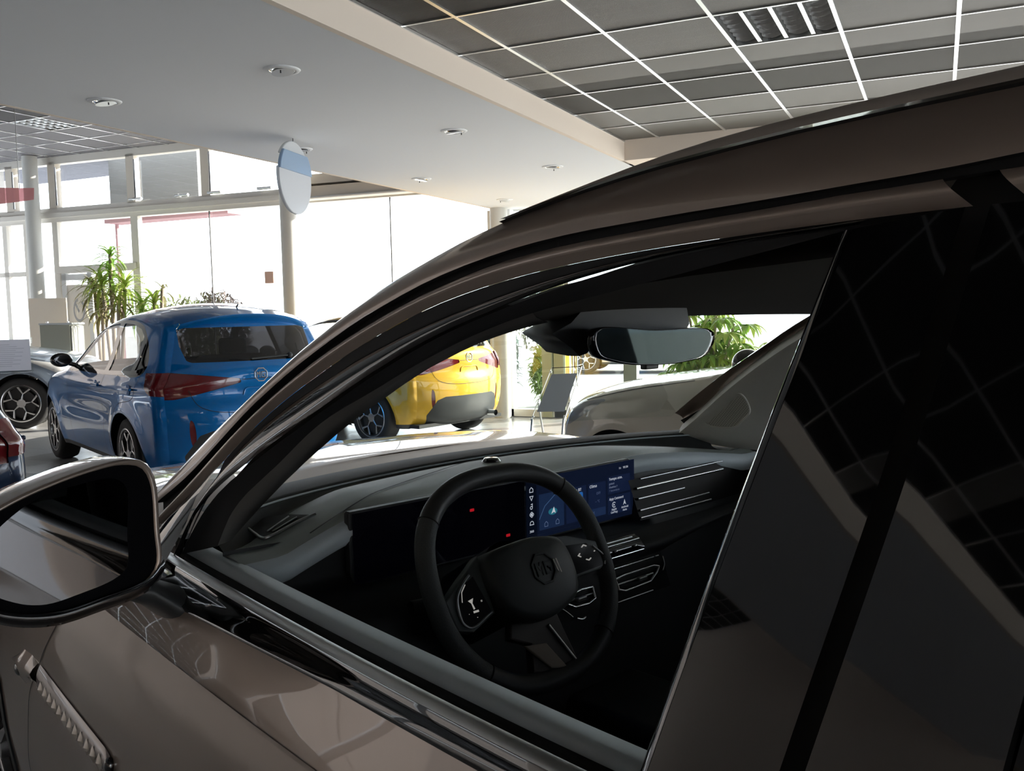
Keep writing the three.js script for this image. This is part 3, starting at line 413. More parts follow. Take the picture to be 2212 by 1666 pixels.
// the pale car on the far side of the bronze one
const CF = [-Math.sin(68 * R), -Math.cos(68 * R)], CR = [-CF[1], CF[0]], carAt = (a, l) => [CF[0] * a + CR[0] * l, CF[1] * a + CR[1] * l];
const pale = hatchback('crossover', 'pale beige car beyond the passenger windscreen pillar, bonnet in view', carAt(0.73, 5.15), 158 * R, paint(0.72, 0.67, 0.56, 0.05, 0.4), { scale: [1.12, 1.1, 1.06], group: 'cars on show' });
const outCar = hatchback('hatchback', 'sunlit cream car parked outside, wheel seen beside the door handles', [-7.6, -20.9], 10 * R, paint(0.62, 0.5, 0.36, 0.05, 0.4), { scale: [1.1, 1.1, 1.1] });
const NC = {
  S: [[1.659,1.146],[1.611,1.179],[1.562,1.213],[1.513,1.245],[1.463,1.277],[1.4,1.314],[1.349,1.343],[1.298,1.372],[1.247,1.402],[1.195,1.429],[1.143,1.455],[1.089,1.479],[1.035,1.501],[0.965,1.525],[0.909,1.543],[0.852,1.558],[0.794,1.571],[0.736,1.584],[0.679,1.596],[0.621,1.607],[0.562,1.616],[0.489,1.623],[0.43,1.627],[0.37,1.63],[0.311,1.632],[0.252,1.634]],
  C1: [[0.717,1.579],[0.699,1.582],[0.681,1.585],[0.663,1.589],[0.645,1.592],[0.623,1.595],[0.605,1.598],[0.587,1.6],[0.568,1.602],[0.55,1.604],[0.532,1.605],[0.514,1.606],[0.496,1.608],[0.473,1.609],[0.455,1.611],[0.437,1.612],[0.419,1.613],[0.4,1.614],[0.382,1.615],[0.364,1.616],[0.346,1.616],[0.323,1.616],[0.305,1.616],[0.286,1.617],[0.268,1.618],[0.25,1.619]],
  A1: [[1.639,1.121],[1.587,1.147],[1.535,1.174],[1.486,1.204],[1.439,1.237],[1.381,1.279],[1.333,1.312],[1.284,1.341],[1.233,1.37],[1.181,1.396],[1.128,1.421],[1.075,1.444],[1.02,1.464],[0.951,1.487],[0.895,1.502],[0.838,1.514],[0.78,1.524],[0.722,1.531],[0.664,1.536],[0.605,1.539],[0.547,1.542],[0.474,1.545],[0.415,1.548],[0.357,1.551],[0.298,1.554],[0.24,1.559]],
  A2: [[1.617,1.098],[1.57,1.129],[1.523,1.16],[1.477,1.192],[1.431,1.225],[1.374,1.266],[1.327,1.297],[1.279,1.326],[1.23,1.354],[1.181,1.38],[1.13,1.404],[1.078,1.426],[1.025,1.446],[0.958,1.469],[0.904,1.484],[0.849,1.498],[0.794,1.509],[0.738,1.517],[0.681,1.523],[0.625,1.527],[0.568,1.531],[0.498,1.535],[0.441,1.538],[0.384,1.542],[0.328,1.544],[0.271,1.547]],
  A2b: [[1.29,1.296],[1.257,1.321],[1.224,1.344],[1.189,1.364],[1.152,1.382],[1.105,1.403],[1.067,1.419],[1.028,1.434],[0.989,1.447],[0.949,1.459],[0.909,1.47],[0.869,1.481],[0.829,1.49],[0.778,1.499],[0.737,1.505],[0.696,1.51],[0.655,1.514],[0.613,1.516],[0.572,1.518],[0.53,1.52],[0.489,1.522],[0.437,1.525],[0.395,1.526],[0.354,1.526],[0.313,1.525],[0.271,1.525]],
  A3: [[1.605,1.088],[1.558,1.118],[1.51,1.148],[1.464,1.178],[1.419,1.211],[1.364,1.252],[1.319,1.283],[1.271,1.312],[1.222,1.338],[1.172,1.362],[1.121,1.386],[1.07,1.408],[1.018,1.428],[0.952,1.451],[0.898,1.466],[0.843,1.478],[0.788,1.488],[0.732,1.496],[0.677,1.502],[0.621,1.507],[0.565,1.511],[0.495,1.515],[0.438,1.518],[0.382,1.52],[0.326,1.522],[0.27,1.523]],
  A4: [[1.498,1.06],[1.481,1.105],[1.46,1.147],[1.43,1.184],[1.394,1.217],[1.344,1.255],[1.302,1.281],[1.258,1.305],[1.212,1.327],[1.166,1.348],[1.12,1.368],[1.073,1.388],[1.026,1.405],[0.966,1.426],[0.917,1.44],[0.868,1.453],[0.819,1.465],[0.769,1.476],[0.719,1.486],[0.669,1.494],[0.619,1.501],[0.556,1.508],[0.505,1.512],[0.455,1.515],[0.404,1.518],[0.353,1.521]],
  A5: [[1.52,1.05],[1.496,1.091],[1.467,1.129],[1.431,1.161],[1.39,1.188],[1.335,1.218],[1.291,1.242],[1.246,1.265],[1.201,1.287],[1.156,1.31],[1.111,1.332],[1.066,1.354],[1.021,1.375],[0.963,1.4],[0.917,1.418],[0.869,1.434],[0.821,1.448],[0.772,1.461],[0.723,1.473],[0.674,1.484],[0.624,1.493],[0.562,1.502],[0.512,1.507],[0.462,1.511],[0.411,1.514],[0.361,1.517]],
  A6: [[1.43,1.075],[1.421,1.102],[1.409,1.128],[1.39,1.149],[1.367,1.168],[1.335,1.189],[1.309,1.206],[1.284,1.222],[1.259,1.24],[1.235,1.258],[1.211,1.275],[1.185,1.291],[1.158,1.305],[1.122,1.321],[1.094,1.332],[1.065,1.344],[1.037,1.356],[1.008,1.369],[0.98,1.381],[0.952,1.393],[0.923,1.405],[0.887,1.418],[0.857,1.428],[0.828,1.436],[0.797,1.444],[0.767,1.45]],
  A7: [[1.464,1.07],[1.441,1.09],[1.417,1.109],[1.393,1.128],[1.369,1.147],[1.338,1.17],[1.313,1.189],[1.288,1.206],[1.263,1.224],[1.237,1.241],[1.212,1.257],[1.186,1.274],[1.159,1.29],[1.126,1.309],[1.099,1.323],[1.072,1.337],[1.044,1.352],[1.017,1.365],[0.989,1.378],[0.96,1.389],[0.931,1.4],[0.895,1.412],[0.865,1.42],[0.835,1.427],[0.805,1.433],[0.774,1.438]],
  bp: [[0.371,1.439],[0.375,1.425],[0.378,1.411],[0.382,1.398],[0.385,1.384],[0.389,1.366],[0.392,1.353],[0.395,1.339],[0.398,1.325],[0.402,1.311],[0.405,1.297],[0.409,1.283],[0.413,1.269],[0.418,1.252],[0.422,1.238],[0.425,1.224],[0.429,1.209],[0.432,1.195],[0.435,1.181],[0.438,1.167],[0.441,1.153],[0.444,1.135],[0.447,1.121],[0.45,1.106],[0.453,1.092],[0.456,1.078]],
  bgap: [[0.262,1.553],[0.264,1.536],[0.266,1.52],[0.267,1.503],[0.269,1.486],[0.271,1.465],[0.272,1.448],[0.274,1.431],[0.277,1.414],[0.279,1.398],[0.282,1.381],[0.285,1.364],[0.288,1.347],[0.293,1.326],[0.296,1.309],[0.3,1.293],[0.304,1.276],[0.308,1.259],[0.311,1.242],[0.314,1.225],[0.317,1.208],[0.321,1.186],[0.324,1.169],[0.327,1.152],[0.33,1.135],[0.333,1.118]],
  crease: [[1.563,0.963],[1.404,0.955],[1.115,0.946],[0.976,0.94],[0.889,0.938]],
  shut: [[1.818,0.893],[1.903,0.819],[1.96,0.757],[2.009,0.704],[2.034,0.628],[2.059,0.513]],
  strip: [[2.197,0.743],[1.98,0.737],[1.559,0.716]],
  stripPoly: [[2.173,0.73],[2.137,0.76],[1.957,0.759],[1.883,0.761],[1.559,0.732],[1.543,0.723],[1.578,0.707],[2.012,0.719],[2.111,0.691]],
};
// ---------- the bronze car in the foreground ----------
// local axes: x forward (0 abreast of the viewer), y up, z to the right of the car's centre line
const suv = thing('sport_utility_car', 'bronze brown car filling the foreground, driver door and cabin in view', 'car', [CR[0] * 1.43, 0, CR[1] * 1.43], 158 * R);
const bronze = paint(0.36, 0.29, 0.25, 0.5, 0.34);
const hwb = (a) => 0.88 - 0.05 * Math.max(0, (a - 0.5) / 0.95) ** 1.6 - 0.03 * Math.max(0, (-0.4 - a) / 1.2) ** 2;
const hwU = (a, y) => { const d = Math.max(0, y - 1.05); return hwb(a) - 0.3 * d - 0.14 * d * d; };
const tlow = (a) => 0.02 * Math.max(0, a - 0.8) ** 2 + 0.08 * Math.max(0, a - 2.3) ** 2 + 0.02 * Math.max(0, -0.4 - a) ** 2;
const SH = [[1.05, 0], [1.0, 0.012], [0.975, 0.022]]; // shoulder above the crease, blended to the flank
const creaseY = (a) => 0.938 + 0.037 * (Math.min(a, 1.7) - 0.889) - 0.055 * Math.max(0, a - 1.7) ** 1.3;
function hwL(a, y) {
  const t = tlow(a), cy = creaseY(a);
  if (y >= cy) { const k = clamp((y - cy) / (1.05 - cy)); return lerp(0.922 - t, hwb(a), k ** 0.9); }
  const p = [[0.2, 0.86], [0.3, 0.91], [0.42, 0.942], [0.55, 0.955], [0.68, 0.952], [0.8, 0.943], [0.88, 0.934], [cy, 0.922]];
  let k = 1; while (k < p.length - 1 && p[k][0] < y) k++;
  const u = clamp((y - p[k - 1][0]) / (p[k][0] - p[k - 1][0])), s = u * u * (3 - 2 * u);
  return lerp(p[k - 1][1], p[k][1], lerp(u, s, 0.4)) - t;
}
const hw = (a, y) => (y >= 1.05 ? hwU(a, y) : hwL(a, y));
const SP = (s, inset = 0) => ([a, y]) => [a, y, s * (hw(a, y) - inset)];
const LS = -1, RS = 1;
// continue the traced lines behind the viewer
const more = { S: [[0.0, 1.641], [-0.5, 1.64], [-1.1, 1.605], [-1.7, 1.53], [-2.05, 1.43]], C1: [[0, 1.625], [-0.5, 1.62], [-1.1, 1.585], [-1.7, 1.51], [-2.05, 1.41]], A1: [[0, 1.566], [-0.5, 1.56], [-1.0, 1.515], [-1.4, 1.41], [-1.75, 1.22], [-1.85, 1.06]], A2: [[0, 1.553], [-0.5, 1.547], [-1.0, 1.5], [-1.38, 1.395], [-1.7, 1.21], [-1.8, 1.06]], A2b: [[0, 1.53], [-0.5, 1.522], [-1.0, 1.475], [-1.35, 1.375], [-1.66, 1.2], [-1.76, 1.06]], A3: [[0, 1.526], [-0.5, 1.516], [-1.0, 1.47], [-1.34, 1.37], [-1.65, 1.2], [-1.74, 1.06]] };
const ln = (k, n = 90) => crv([...NC[k], ...(more[k] ?? []).filter((p) => p[0] < NC[k].at(-1)[0] - 0.05)], n);
const strip = (A, B, s, ia, ib, rows = 3) => loft(Array.from({ length: rows + 1 }, (_, k) => A.map((p, i) => { const q = [lerp(p[0], B[i][0], k / rows), lerp(p[1], B[i][1], k / rows)]; return SP(s, lerp(ia, ib, k / rows))(q); })));
// bulged strip: leaves the surface by h in the middle
const bulge = (A, B, s, ins, h, rows = 6) => loft(Array.from({ length: rows + 1 }, (_, k) => { const t = k / rows; return A.map((p, i) => SP(s, ins - h * 4 * t * (1 - t))([lerp(p[0], B[i][0], t), lerp(p[1], B[i][1], t)])); }));
const both = (f) => [f(LS), f(RS)];
{ // ----- roof, pillars, side frames
  const S = ln('S'), C1full = ln('S').map(([a, y], i) => [a - 0.004, y - 0.004 - 0.014 * clamp((0.8 - a) / 0.25)]), A1 = ln('A1'), A2 = ln('A2'), A2b = ln('A2b'), A3 = ln('A3');
  const bs = G('body_side', suv);
  // outer pillar and cant rail between the roof edge and the door gap, rolling inward at the top
  for (const s of [LS, RS]) {
    const rows = [];
    for (let k = 0; k <= 8; k++) { const t = k / 8; rows.push(C1full.map((p, i) => { const q = [lerp(p[0], A1[i][0], t), lerp(p[1], A1[i][1], t)]; return SP(s, 0.012 * (1 - t) ** 2 - 0.006 * Math.sin(t * Math.PI))(q); })); }
    M('cant_rail', loft(rows), bronze, bs);
    M('door_gap', strip(A1, A2, s, 0.014, 0.014), mat.rubber, bs);
    M('gap_lip', [strip(A1, A1, s, 0, 0.016, 1), strip(A2, A2, s, 0, 0.016, 1)], mat.rubber, bs);
  }
  // roof edge moulding, then the roof panel across
  const roofEdge = S.filter((p) => p[0] < 0.86);
  const re2 = lin(roofEdge, 60), c12 = re2.map(([a, y]) => [a, y - 0.004 - 0.014 * clamp((0.8 - a) / 0.25)]);
  for (const s of [LS, RS]) {
    M('roof_ditch', loft([c12.map((p) => SP(s, 0.004)(p)), c12.map((p) => { const q = SP(s, 0.02)(p); return [q[0], q[1] - 0.004, q[2]]; })]), mat.rubber, bs);
    M('roof_rail', loft([0, 1, 2, 3, 4, 5].map((k) => re2.map((p, i) => { const t = k / 5, q = SP(s, 0.02 * t * t + 0.004)([lerp(c12[i][0], p[0], t), lerp(c12[i][1] + 0.003, p[1], Math.sin(t * Math.PI / 2))]); return q; }))), std(0.42, 0.37, 0.33, 0.5, 0.2), bs);
  }
  const roof = loft(re2.map((p) => Array.from({ length: 25 }, (_, i) => { const t = i / 12 - 1, w = hw(...p) - 0.022; return [p[0] + 0.06 * (1 - t * t) * clamp((p[0] - 0.3) / 0.5), p[1] + 0.03 * (1 - t * t), t * w]; })));
  M('roof_panel', roof, bronze, suv);
  // windscreen with the outer pillar's front return
  const wEdge = lin(S.filter((p) => p[0] > 0.84), 40);
  const wsAt = (p, t) => { const w = hw(...p) - 0.03; return [p[0] - 0.004 + 0.125 * (1 - Math.abs(t) ** 2.2), p[1] - 0.012 + 0.016 * (1 - t * t), t * w]; };
  for (const s of [LS, RS]) M('pillar_return', loft([wEdge.map((p) => SP(s, 0.012)([p[0] - 0.004, p[1] - 0.004])), wEdge.map((p) => { const q = wsAt(p, s); return q; })]), bronze, bs);
  M('windscreen', loft(wEdge.map((p) => Array.from({ length: 33 }, (_, i) => wsAt(p, i / 16 - 1)))), mat.shield, suv);
  // doors
  const fd = G('front_door', suv), rd = G('rear_door', suv);
  const cut = (c, lo, hi) => lin(c.filter((p) => p[0] >= lo && p[0] <= hi), 70);
  // frame: flat face then a lower edge that looks down
  for (const [d, lo, hi] of [[fd, 0.272, 1.62], [rd, -1.8, 0.258]]) {
    const a2 = cut(A2, lo, hi), a2b = cut(A2b, lo, Math.min(hi, 1.4)), a3 = cut(A3, lo, hi);
    const mid = a2.map((p, i) => [lerp(p[0], a3[i][0], 0.52), lerp(p[1], a3[i][1], 0.52)]);
    M('window_frame', [bulge(a2, mid, LS, 0.001, 0.003, 5), strip(mid, a3, LS, 0.001, 0.012, 4)], bronze, d);
  }
  const A4 = lin(NC.A4, 70), A5 = lin(NC.A5, 70), a3f = lin(A3.filter((p) => p[0] < 1.42 && p[0] > 0.34), 70);
  M('glass_channel', strip(a3f, A4.map((p) => p), LS, 0.013, 0.018), mat.rubber, fd);
  M('inner_sash', bulge(A4, A5, LS, 0.014, 0.006, 6), mat.glossBlack, fd);
  // the small black corner piece behind the mirror
  const sidePoly = (pts, ins) => { const g = new THREE.ShapeGeometry(shape(pts)), q = g.attributes.position; for (let i = 0; i < q.count; i++) { const v = SP(LS, ins)([q.getX(i), q.getY(i)]); q.setXYZ(i, ...v); } g.computeVertexNormals(); return g; };
  M('corner_sail', sidePoly([[1.5, 0.995], [1.62, 0.995], [1.612, 1.09], [1.54, 1.13], [1.416, 1.21], [1.44, 1.185], [1.471, 1.155], [1.486, 1.11]], 0.007), mat.glossBlack, fd);
  M('corner_base', sidePoly([[1.6, 0.985], [1.612, 1.085], [1.64, 1.118], [1.665, 1.148], [1.72, 1.1], [1.86, 1.03], [1.86, 0.96]], 0.004), bronze, bs);
  // window glass, front door
  const bpL = lin(NC.bp, 40), gl = [];
  const top = lin(NC.A5.slice().reverse(), 60), bot = lin([[0.455, 1.045], [1.52, 1.045]], 60);
M('window_glass', loft([0.45, 0.75, 1.05].map((y) => lin([[0.47, y], [1.5, y]], 30).map(([a]) => [a, y, -hwb(a) + 0.024]))), mat.clear, fd);
  // pillar covers in gloss black, with the gap between the two doors
  const gapL = lin(NC.bgap, 40), cover = (A, B, d, ins = 0.002) => M('pillar_cover', bulge(A, B, LS, ins, 0.0015, 8), mat.glossBlack, d);
  const clipTop = (l) => lin(l, 40);
  const gapM = crv([[0.266, 1.522], [0.29, 1.335], [0.343, 1.05]], 40), sh = (d) => gapM.map((p) => [p[0] + d, p[1]]);
  const bpTop = crv([[0.362, 1.512], [0.408, 1.29], [0.458, 1.05]], 40), gapF = sh(0.009), gapRr = sh(-0.009), rEnd = crv([[0.16, 1.522], [0.178, 1.3], [0.21, 1.05]], 40);
  cover(bpTop, gapF, fd); cover(gapRr, rEnd, rd);
  M('door_gap', strip(lin([[0.285, 1.56], ...NC.bgap.slice(3).map((p) => [p[0] + 0.05, p[1]]), [0.39, 1.05]], 40), lin([[0.245, 1.56], ...NC.bgap.slice(3).map((p) => [p[0] - 0.03, p[1]]), [0.3, 1.05]], 40), LS, 0.02, 0.02), mat.rubber, bs);
  M('pillar_edge', loft([[0, 0.0015], [0.004, 0.0022], [0.0075, 0.0045], [0.01, 0.008], [0.0115, 0.013], [0.012, 0.02], [0.012, 0.03]].map(([da, i]) => bpTop.map((p) => SP(LS, i)([p[0] + da, p[1]])))), mat.glossBlack, fd);
  // pale inner pillar lining catching light behind the glass
  M('inner_pillar_lining', loft([bpTop.map((p) => SP(LS, 0.022)([p[0] - 0.004, p[1]])), bpTop.map((p) => SP(LS, 0.03)([p[0] + 0.006, p[1]])), bpTop.map((p) => SP(LS, 0.05)([p[0] + 0.01, p[1]])), bpTop.map((p) => SP(LS, 0.12)([p[0] - 0.03, p[1]]))]), mat.trimDark, suv);
  // rear door glass and rear side
  const rb = lin([[0.205, 1.06], [-1.62, 1.1]], 50), rt = lin(A3.filter((p) => p[0] < 0.17), 50);
  M('window_glass', strip(rb, rt, LS, 0.012, 0.012, 10), mat.privacy, rd);
  const mirrorSide = strip(lin([[0.36, 1.05], [-1.62, 1.08]], 60), lin(A2.filter((p) => p[0] < 0.36), 60), RS, 0.01, 0.01, 10);
  M('far_side_window', mirrorSide, mat.privacy, suv);
  M('far_front_window', strip(lin([[0.4, 1.05], [1.56, 1.05]], 60), lin(A3.filter((p) => p[0] > 0.36).reverse(), 60), RS, 0.012, 0.012, 10), mat.clear, suv);
  M('far_window_frame', strip(A2, A3, RS, 0, 0.008), bronze, suv);
}
{ // ----- lower body skin
  const skin = (a0, a1, y0, y1, s, n = 60, m = 26) => loft(Array.from({ length: m + 1 }, (_, j) => Array.from({ length: n + 1 }, (_, i) => { const a = lerp(a0, a1, i / n), yy0 = typeof y0 === 'function' ? y0(a) : y0, yy1 = typeof y1 === 'function' ? y1(a) : y1, y = lerp(yy0, yy1, j / m); return [a, y, s * hwL(a, y)]; })));
  const uvxy = (g) => { const p = g.attributes.position, u = g.attributes.uv; for (let i = 0; i < p.count; i++) u.setXY(i, p.getX(i), p.getY(i)); return g; };
  const shut = crv([[1.62, 1.0], [1.72, 0.955], [1.818, 0.893], [1.903, 0.819], [1.96, 0.757], [2.009, 0.704], [2.034, 0.628], [2.04, 0.5], [2.0, 0.36], [1.94, 0.24]], 60);
  const shutX = (y) => { for (let i = 1; i < shut.length; i++) if (shut[i][1] <= y) { const t = (shut[i - 1][1] - y) / (shut[i - 1][1] - shut[i][1]); return lerp(shut[i - 1][0], shut[i][0], t); } return shut.at(-1)[0]; };
  const BY = (a) => (a > 1.6 ? lerp(1.004, creaseY(a) + 0.012, clamp((a - 1.6) / 0.25)) : 1.004 + 0.014 * clamp((1.5 - a) / 0.6));
  const fd = suv.getObjectByName('front_door'), rd = suv.getObjectByName('rear_door'), bs = suv.getObjectByName('body_side');
  const panel = (a0, a1, s) => [uvxy(skin(a0, a1, creaseY, BY, s, 90, 8)), uvxy(skin(a0, a1, 0.22, creaseY, s, 90, 34))];
  const arch = (c, r) => (g) => split(g, (x, y) => Math.hypot(x - c, y - 0.36) - r)[1];
  const left = panel(-2.0, 3.3, LS).map(arch(2.62, 0.415)).map(arch(-0.95 - 0.6, 0.415));
  const f1 = (x, y) => shutX(clamp(y, 0.24, 1.0)) - x, fr2 = left.map((g) => split(g, f1));
  M('front_fender', fr2.map((g) => g[0]), bronze, suv);
  const rest = fr2.map((g) => split(g[1], (x) => 0.345 - x));
  M('outer_panel', rest.map((g) => g[0]), bronze, fd); M('outer_panel', rest.map((g) => g[1]), bronze, rd);
  M('far_flank', panel(-2.0, 3.3, RS).map(arch(2.62, 0.415)).map(arch(-1.55, 0.415)), bronze, suv);
  const seam = (c, w = 0.004) => ribbon(c.map(([a, y]) => [a - w / 2, y, -hwL(a, y) - 0.0012]), c.map(([a, y]) => [a + w / 2, y, -hwL(a, y) - 0.0012]));
  M('panel_gap', [seam(shut), seam(lin([[0.345, 1.0], [0.345, 0.25]], 40))], mat.rubber, bs);
  M('crease_edge', ribbon(Array.from({ length: 60 }, (_, i) => { const a = lerp(0.2, 1.62, i / 59), y = creaseY(a); return [a, y + 0.0035, -hwL(a, y) - 0.0004]; }), Array.from({ length: 60 }, (_, i) => { const a = lerp(0.2, 1.62, i / 59), y = creaseY(a); return [a, y - 0.002, -hwL(a, y) - 0.0012]; })), bronze, fd);
  // belt: rubber lip, bright moulding, slot, inner lip
  const B = Array.from({ length: 70 }, (_, i) => lerp(0.35, 1.56, i / 69));
  const row = (f) => B.map((a) => f(a));
  M('belt_lip', loft([row((a) => [a, BY(a) - 0.004, -hwL(a, BY(a)) + 0.001]), row((a) => [a, BY(a) + 0.008, -hwL(a, BY(a)) - 0.004]), row((a) => [a, 1.032, -hwb(a) - 0.006]), row((a) => [a, 1.0465, -hwb(a) - 0.002])]), mat.glossBlack, fd);
  M('belt_moulding', loft([row((a) => [a, 1.0465, -hwb(a) - 0.002]), row((a) => [a, 1.05, -hwb(a) + 0.0]), row((a) => [a, 1.0535, -hwb(a) + 0.007]), row((a) => [a, 1.053, -hwb(a) + 0.013])]), mat.satin, fd);
  M('window_slot', loft([row((a) => [a, 1.053, -hwb(a) + 0.013]), row((a) => [a, 1.03, -hwb(a) + 0.018]), row((a) => [a, 1.03, -hwb(a) + 0.034]), row((a) => [a, 1.046, -hwb(a) + 0.04])]), mat.rubber, fd);
  M('inner_trim', loft([row((a) => [a, 1.03, -hwb(a) + 0.038]), row((a) => [a, 1.05, -hwb(a) + 0.043]), row((a) => [a, 1.053 + 0.004 * clamp((a - 1.2) / 0.3), -hwb(a) + 0.06]), row((a) => [a, 1.049, -hwb(a) + 0.085]), row((a) => [a, 1.038, -hwb(a) + 0.1]), row((a) => [a, 1.02, -hwb(a) + 0.108])]), mat.trimSoft, fd);
  M('inner_panel', loft([row((a) => [a, 1.02, -hwb(a) + 0.108]), row((a) => [a, 0.9, -hwb(a) + 0.1]), row((a) => [a, 0.75, -hwb(a) + 0.08]), row((a) => [a, 0.3, -hwb(a) + 0.09])]), mat.trimDark, fd);
  M('belt_lip', loft([[0.34, -1.6].map((a) => [a, 1.0, -hwL(a, 1.0)]), [0.34, -1.6].map((a) => [a, 1.06, -hwb(a) + 0.006])]), mat.glossBlack, rd);
  M('far_inner_panel', loft([row((a) => [a, 1.05, hwb(a) - 0.02]), row((a) => [a, 1.05, hwb(a) - 0.09]), row((a) => [a, 0.9, hwb(a) - 0.1]), row((a) => [a, 0.3, hwb(a) - 0.08])]), mat.trimDark, suv);
  // fender ornament: pointed lens head and ribbed bar with small pyramids
  const orn = G('fender_ornament', suv); orn.position.set(-0.055, 0.012, 0); const dkBronze = paint(0.17, 0.135, 0.12, 0.6, 0.35), Z = (a, y, d = 0) => [a, y, -hwL(a, y) - d];
  const barU = lin([[1.99, 0.765], [1.57, 0.74], [1.553, 0.732]], 30), barD = lin([[1.99, 0.71], [1.57, 0.7], [1.553, 0.708]], 30);
  M('ornament_bar', loft([0, 1, 2, 3, 4, 5, 6].map((k) => barU.map((p, i) => { const t = k / 6; return Z(lerp(p[0], barD[i][0], t), lerp(p[1], barD[i][1], t), 0.009 * Math.sin(Math.PI * clamp(t * 0.96 + 0.02)) ** 0.5 + 0.001); }))), dkBronze, orn);
  M('bar_end', [new THREE.SphereGeometry(0.013, 16, 12).scale(0.8, 1.1, 0.7).translate(...Z(1.556, 0.721, 0.004))], mat.glossBlack, orn);
  for (let k = 0; k < 12; k++) { const a = lerp(1.955, 1.59, k / 11), y = 0.73 - (1.985 - a) * 0.033, s = 0.012; const g = new THREE.ConeGeometry(s * 1.3, 0.006, 4).rotateX(-Math.PI / 2); g.translate(...Z(a, y, 0.0125)); M('pyramid', g, std(0.6, 0.54, 0.48, 0.3, 0.6), orn); }
  M('lens_head', loft([0, 1, 2, 3, 4].map((k) => lin([[2.012, 0.762], [2.06, 0.766], [2.13, 0.76], [2.173, 0.735]], 20).map((p, i) => { const q = lin([[2.012, 0.722], [2.06, 0.71], [2.11, 0.69], [2.173, 0.73]], 20)[i], t = k / 4; return Z(lerp(p[0], q[0], t), lerp(p[1], q[1], t), 0.016 * Math.sin(Math.PI * t) + 0.001); }))), bronze, orn);
  M('lens', new THREE.SphereGeometry(0.016, 18, 12).scale(1.1, 0.9, 0.5).translate(...Z(2.135, 0.718, 0.01)), mat.glossBlack, orn);
  // front wheel behind the arch
  const w = G('front_wheel', suv); w.position.set(2.62, 0.36, -0.76); w.scale.set(1.17, 1.17, 1.1); M('tyre', HB.tyre, mat.tyre, w); M('alloy_rim', HB.rim, mat.alloy, w); M('brake_disc', HB.disc, mat.alloyDark, w);
  M('arch_cladding', loft([0, 1, 2].map((k) => Array.from({ length: 31 }, (_, i) => { const t = lerp(-0.2, Math.PI + 0.2, i / 30), r = 0.415 - 0.03 * (k === 0 ? 0 : 1); const a = 2.62 + Math.cos(t) * r, y = 0.36 + Math.sin(t) * r; return [a, y, -hwL(Math.min(a, 2.9), Math.max(0.2, y)) - 0.004 + (k === 2 ? 0.25 : 0)]; }))), mat.plastic, suv);
  // bonnet and nose
  const hoodW = (a) => hwL(a, 0.96) - 0.05 - 0.16 * Math.max(0, a - 2.5) ** 2;
  const hy = [[1.72, 1.075], [1.9, 1.096], [2.1, 1.096], [2.35, 1.075], [2.65, 1.035], [2.95, 0.97], [3.15, 0.9], [3.28, 0.78], [3.32, 0.6], [3.28, 0.35]], hc = crv(hy.map((p) => [...p]), 50);
  M('bonnet', loft(hc.map(([a, y]) => Array.from({ length: 41 }, (_, i) => { const t = i / 20 - 1, w = hoodW(Math.min(a, 3.1)); return [a + (a < 1.9 ? 0.1 * (1 - t * t) - 0.06 : -0.25 * clamp((a - 2.9) / 0.35) * t * t), y - 0.07 * Math.abs(t) ** 2.4 + 0.008 * Math.exp(-(((Math.abs(t) - 0.62) / 0.12) ** 2)), t * w]; }))), bronze, suv);
  for (const s of [LS, RS]) M('fender_top', loft([0, 1, 2, 3, 4].map((k) => Array.from({ length: 41 }, (_, i) => { const a = lerp(1.6, 3.1, i / 40), t = k / 4, y0 = 1.03 - 0.11 * clamp((a - 2.1) / 1.0) ** 1.3, z0 = hoodW(a), z1 = hwL(a, 0.955); return [a, lerp(y0, Math.min(y0, BY(a) - 0.002), t ** 1.6), s * lerp(z0, z1, Math.sin(t * Math.PI / 2))]; }))), bronze, suv);
  M('underbody', bx(-2.0, 3.1, 0.2, 0.27, -0.8, 0.8), mat.rubber, suv);
  M('tail_panel', [bx(-2.05, -1.98, 0.3, 1.42, -0.7, 0.7, 0.03)], bronze, suv);
}
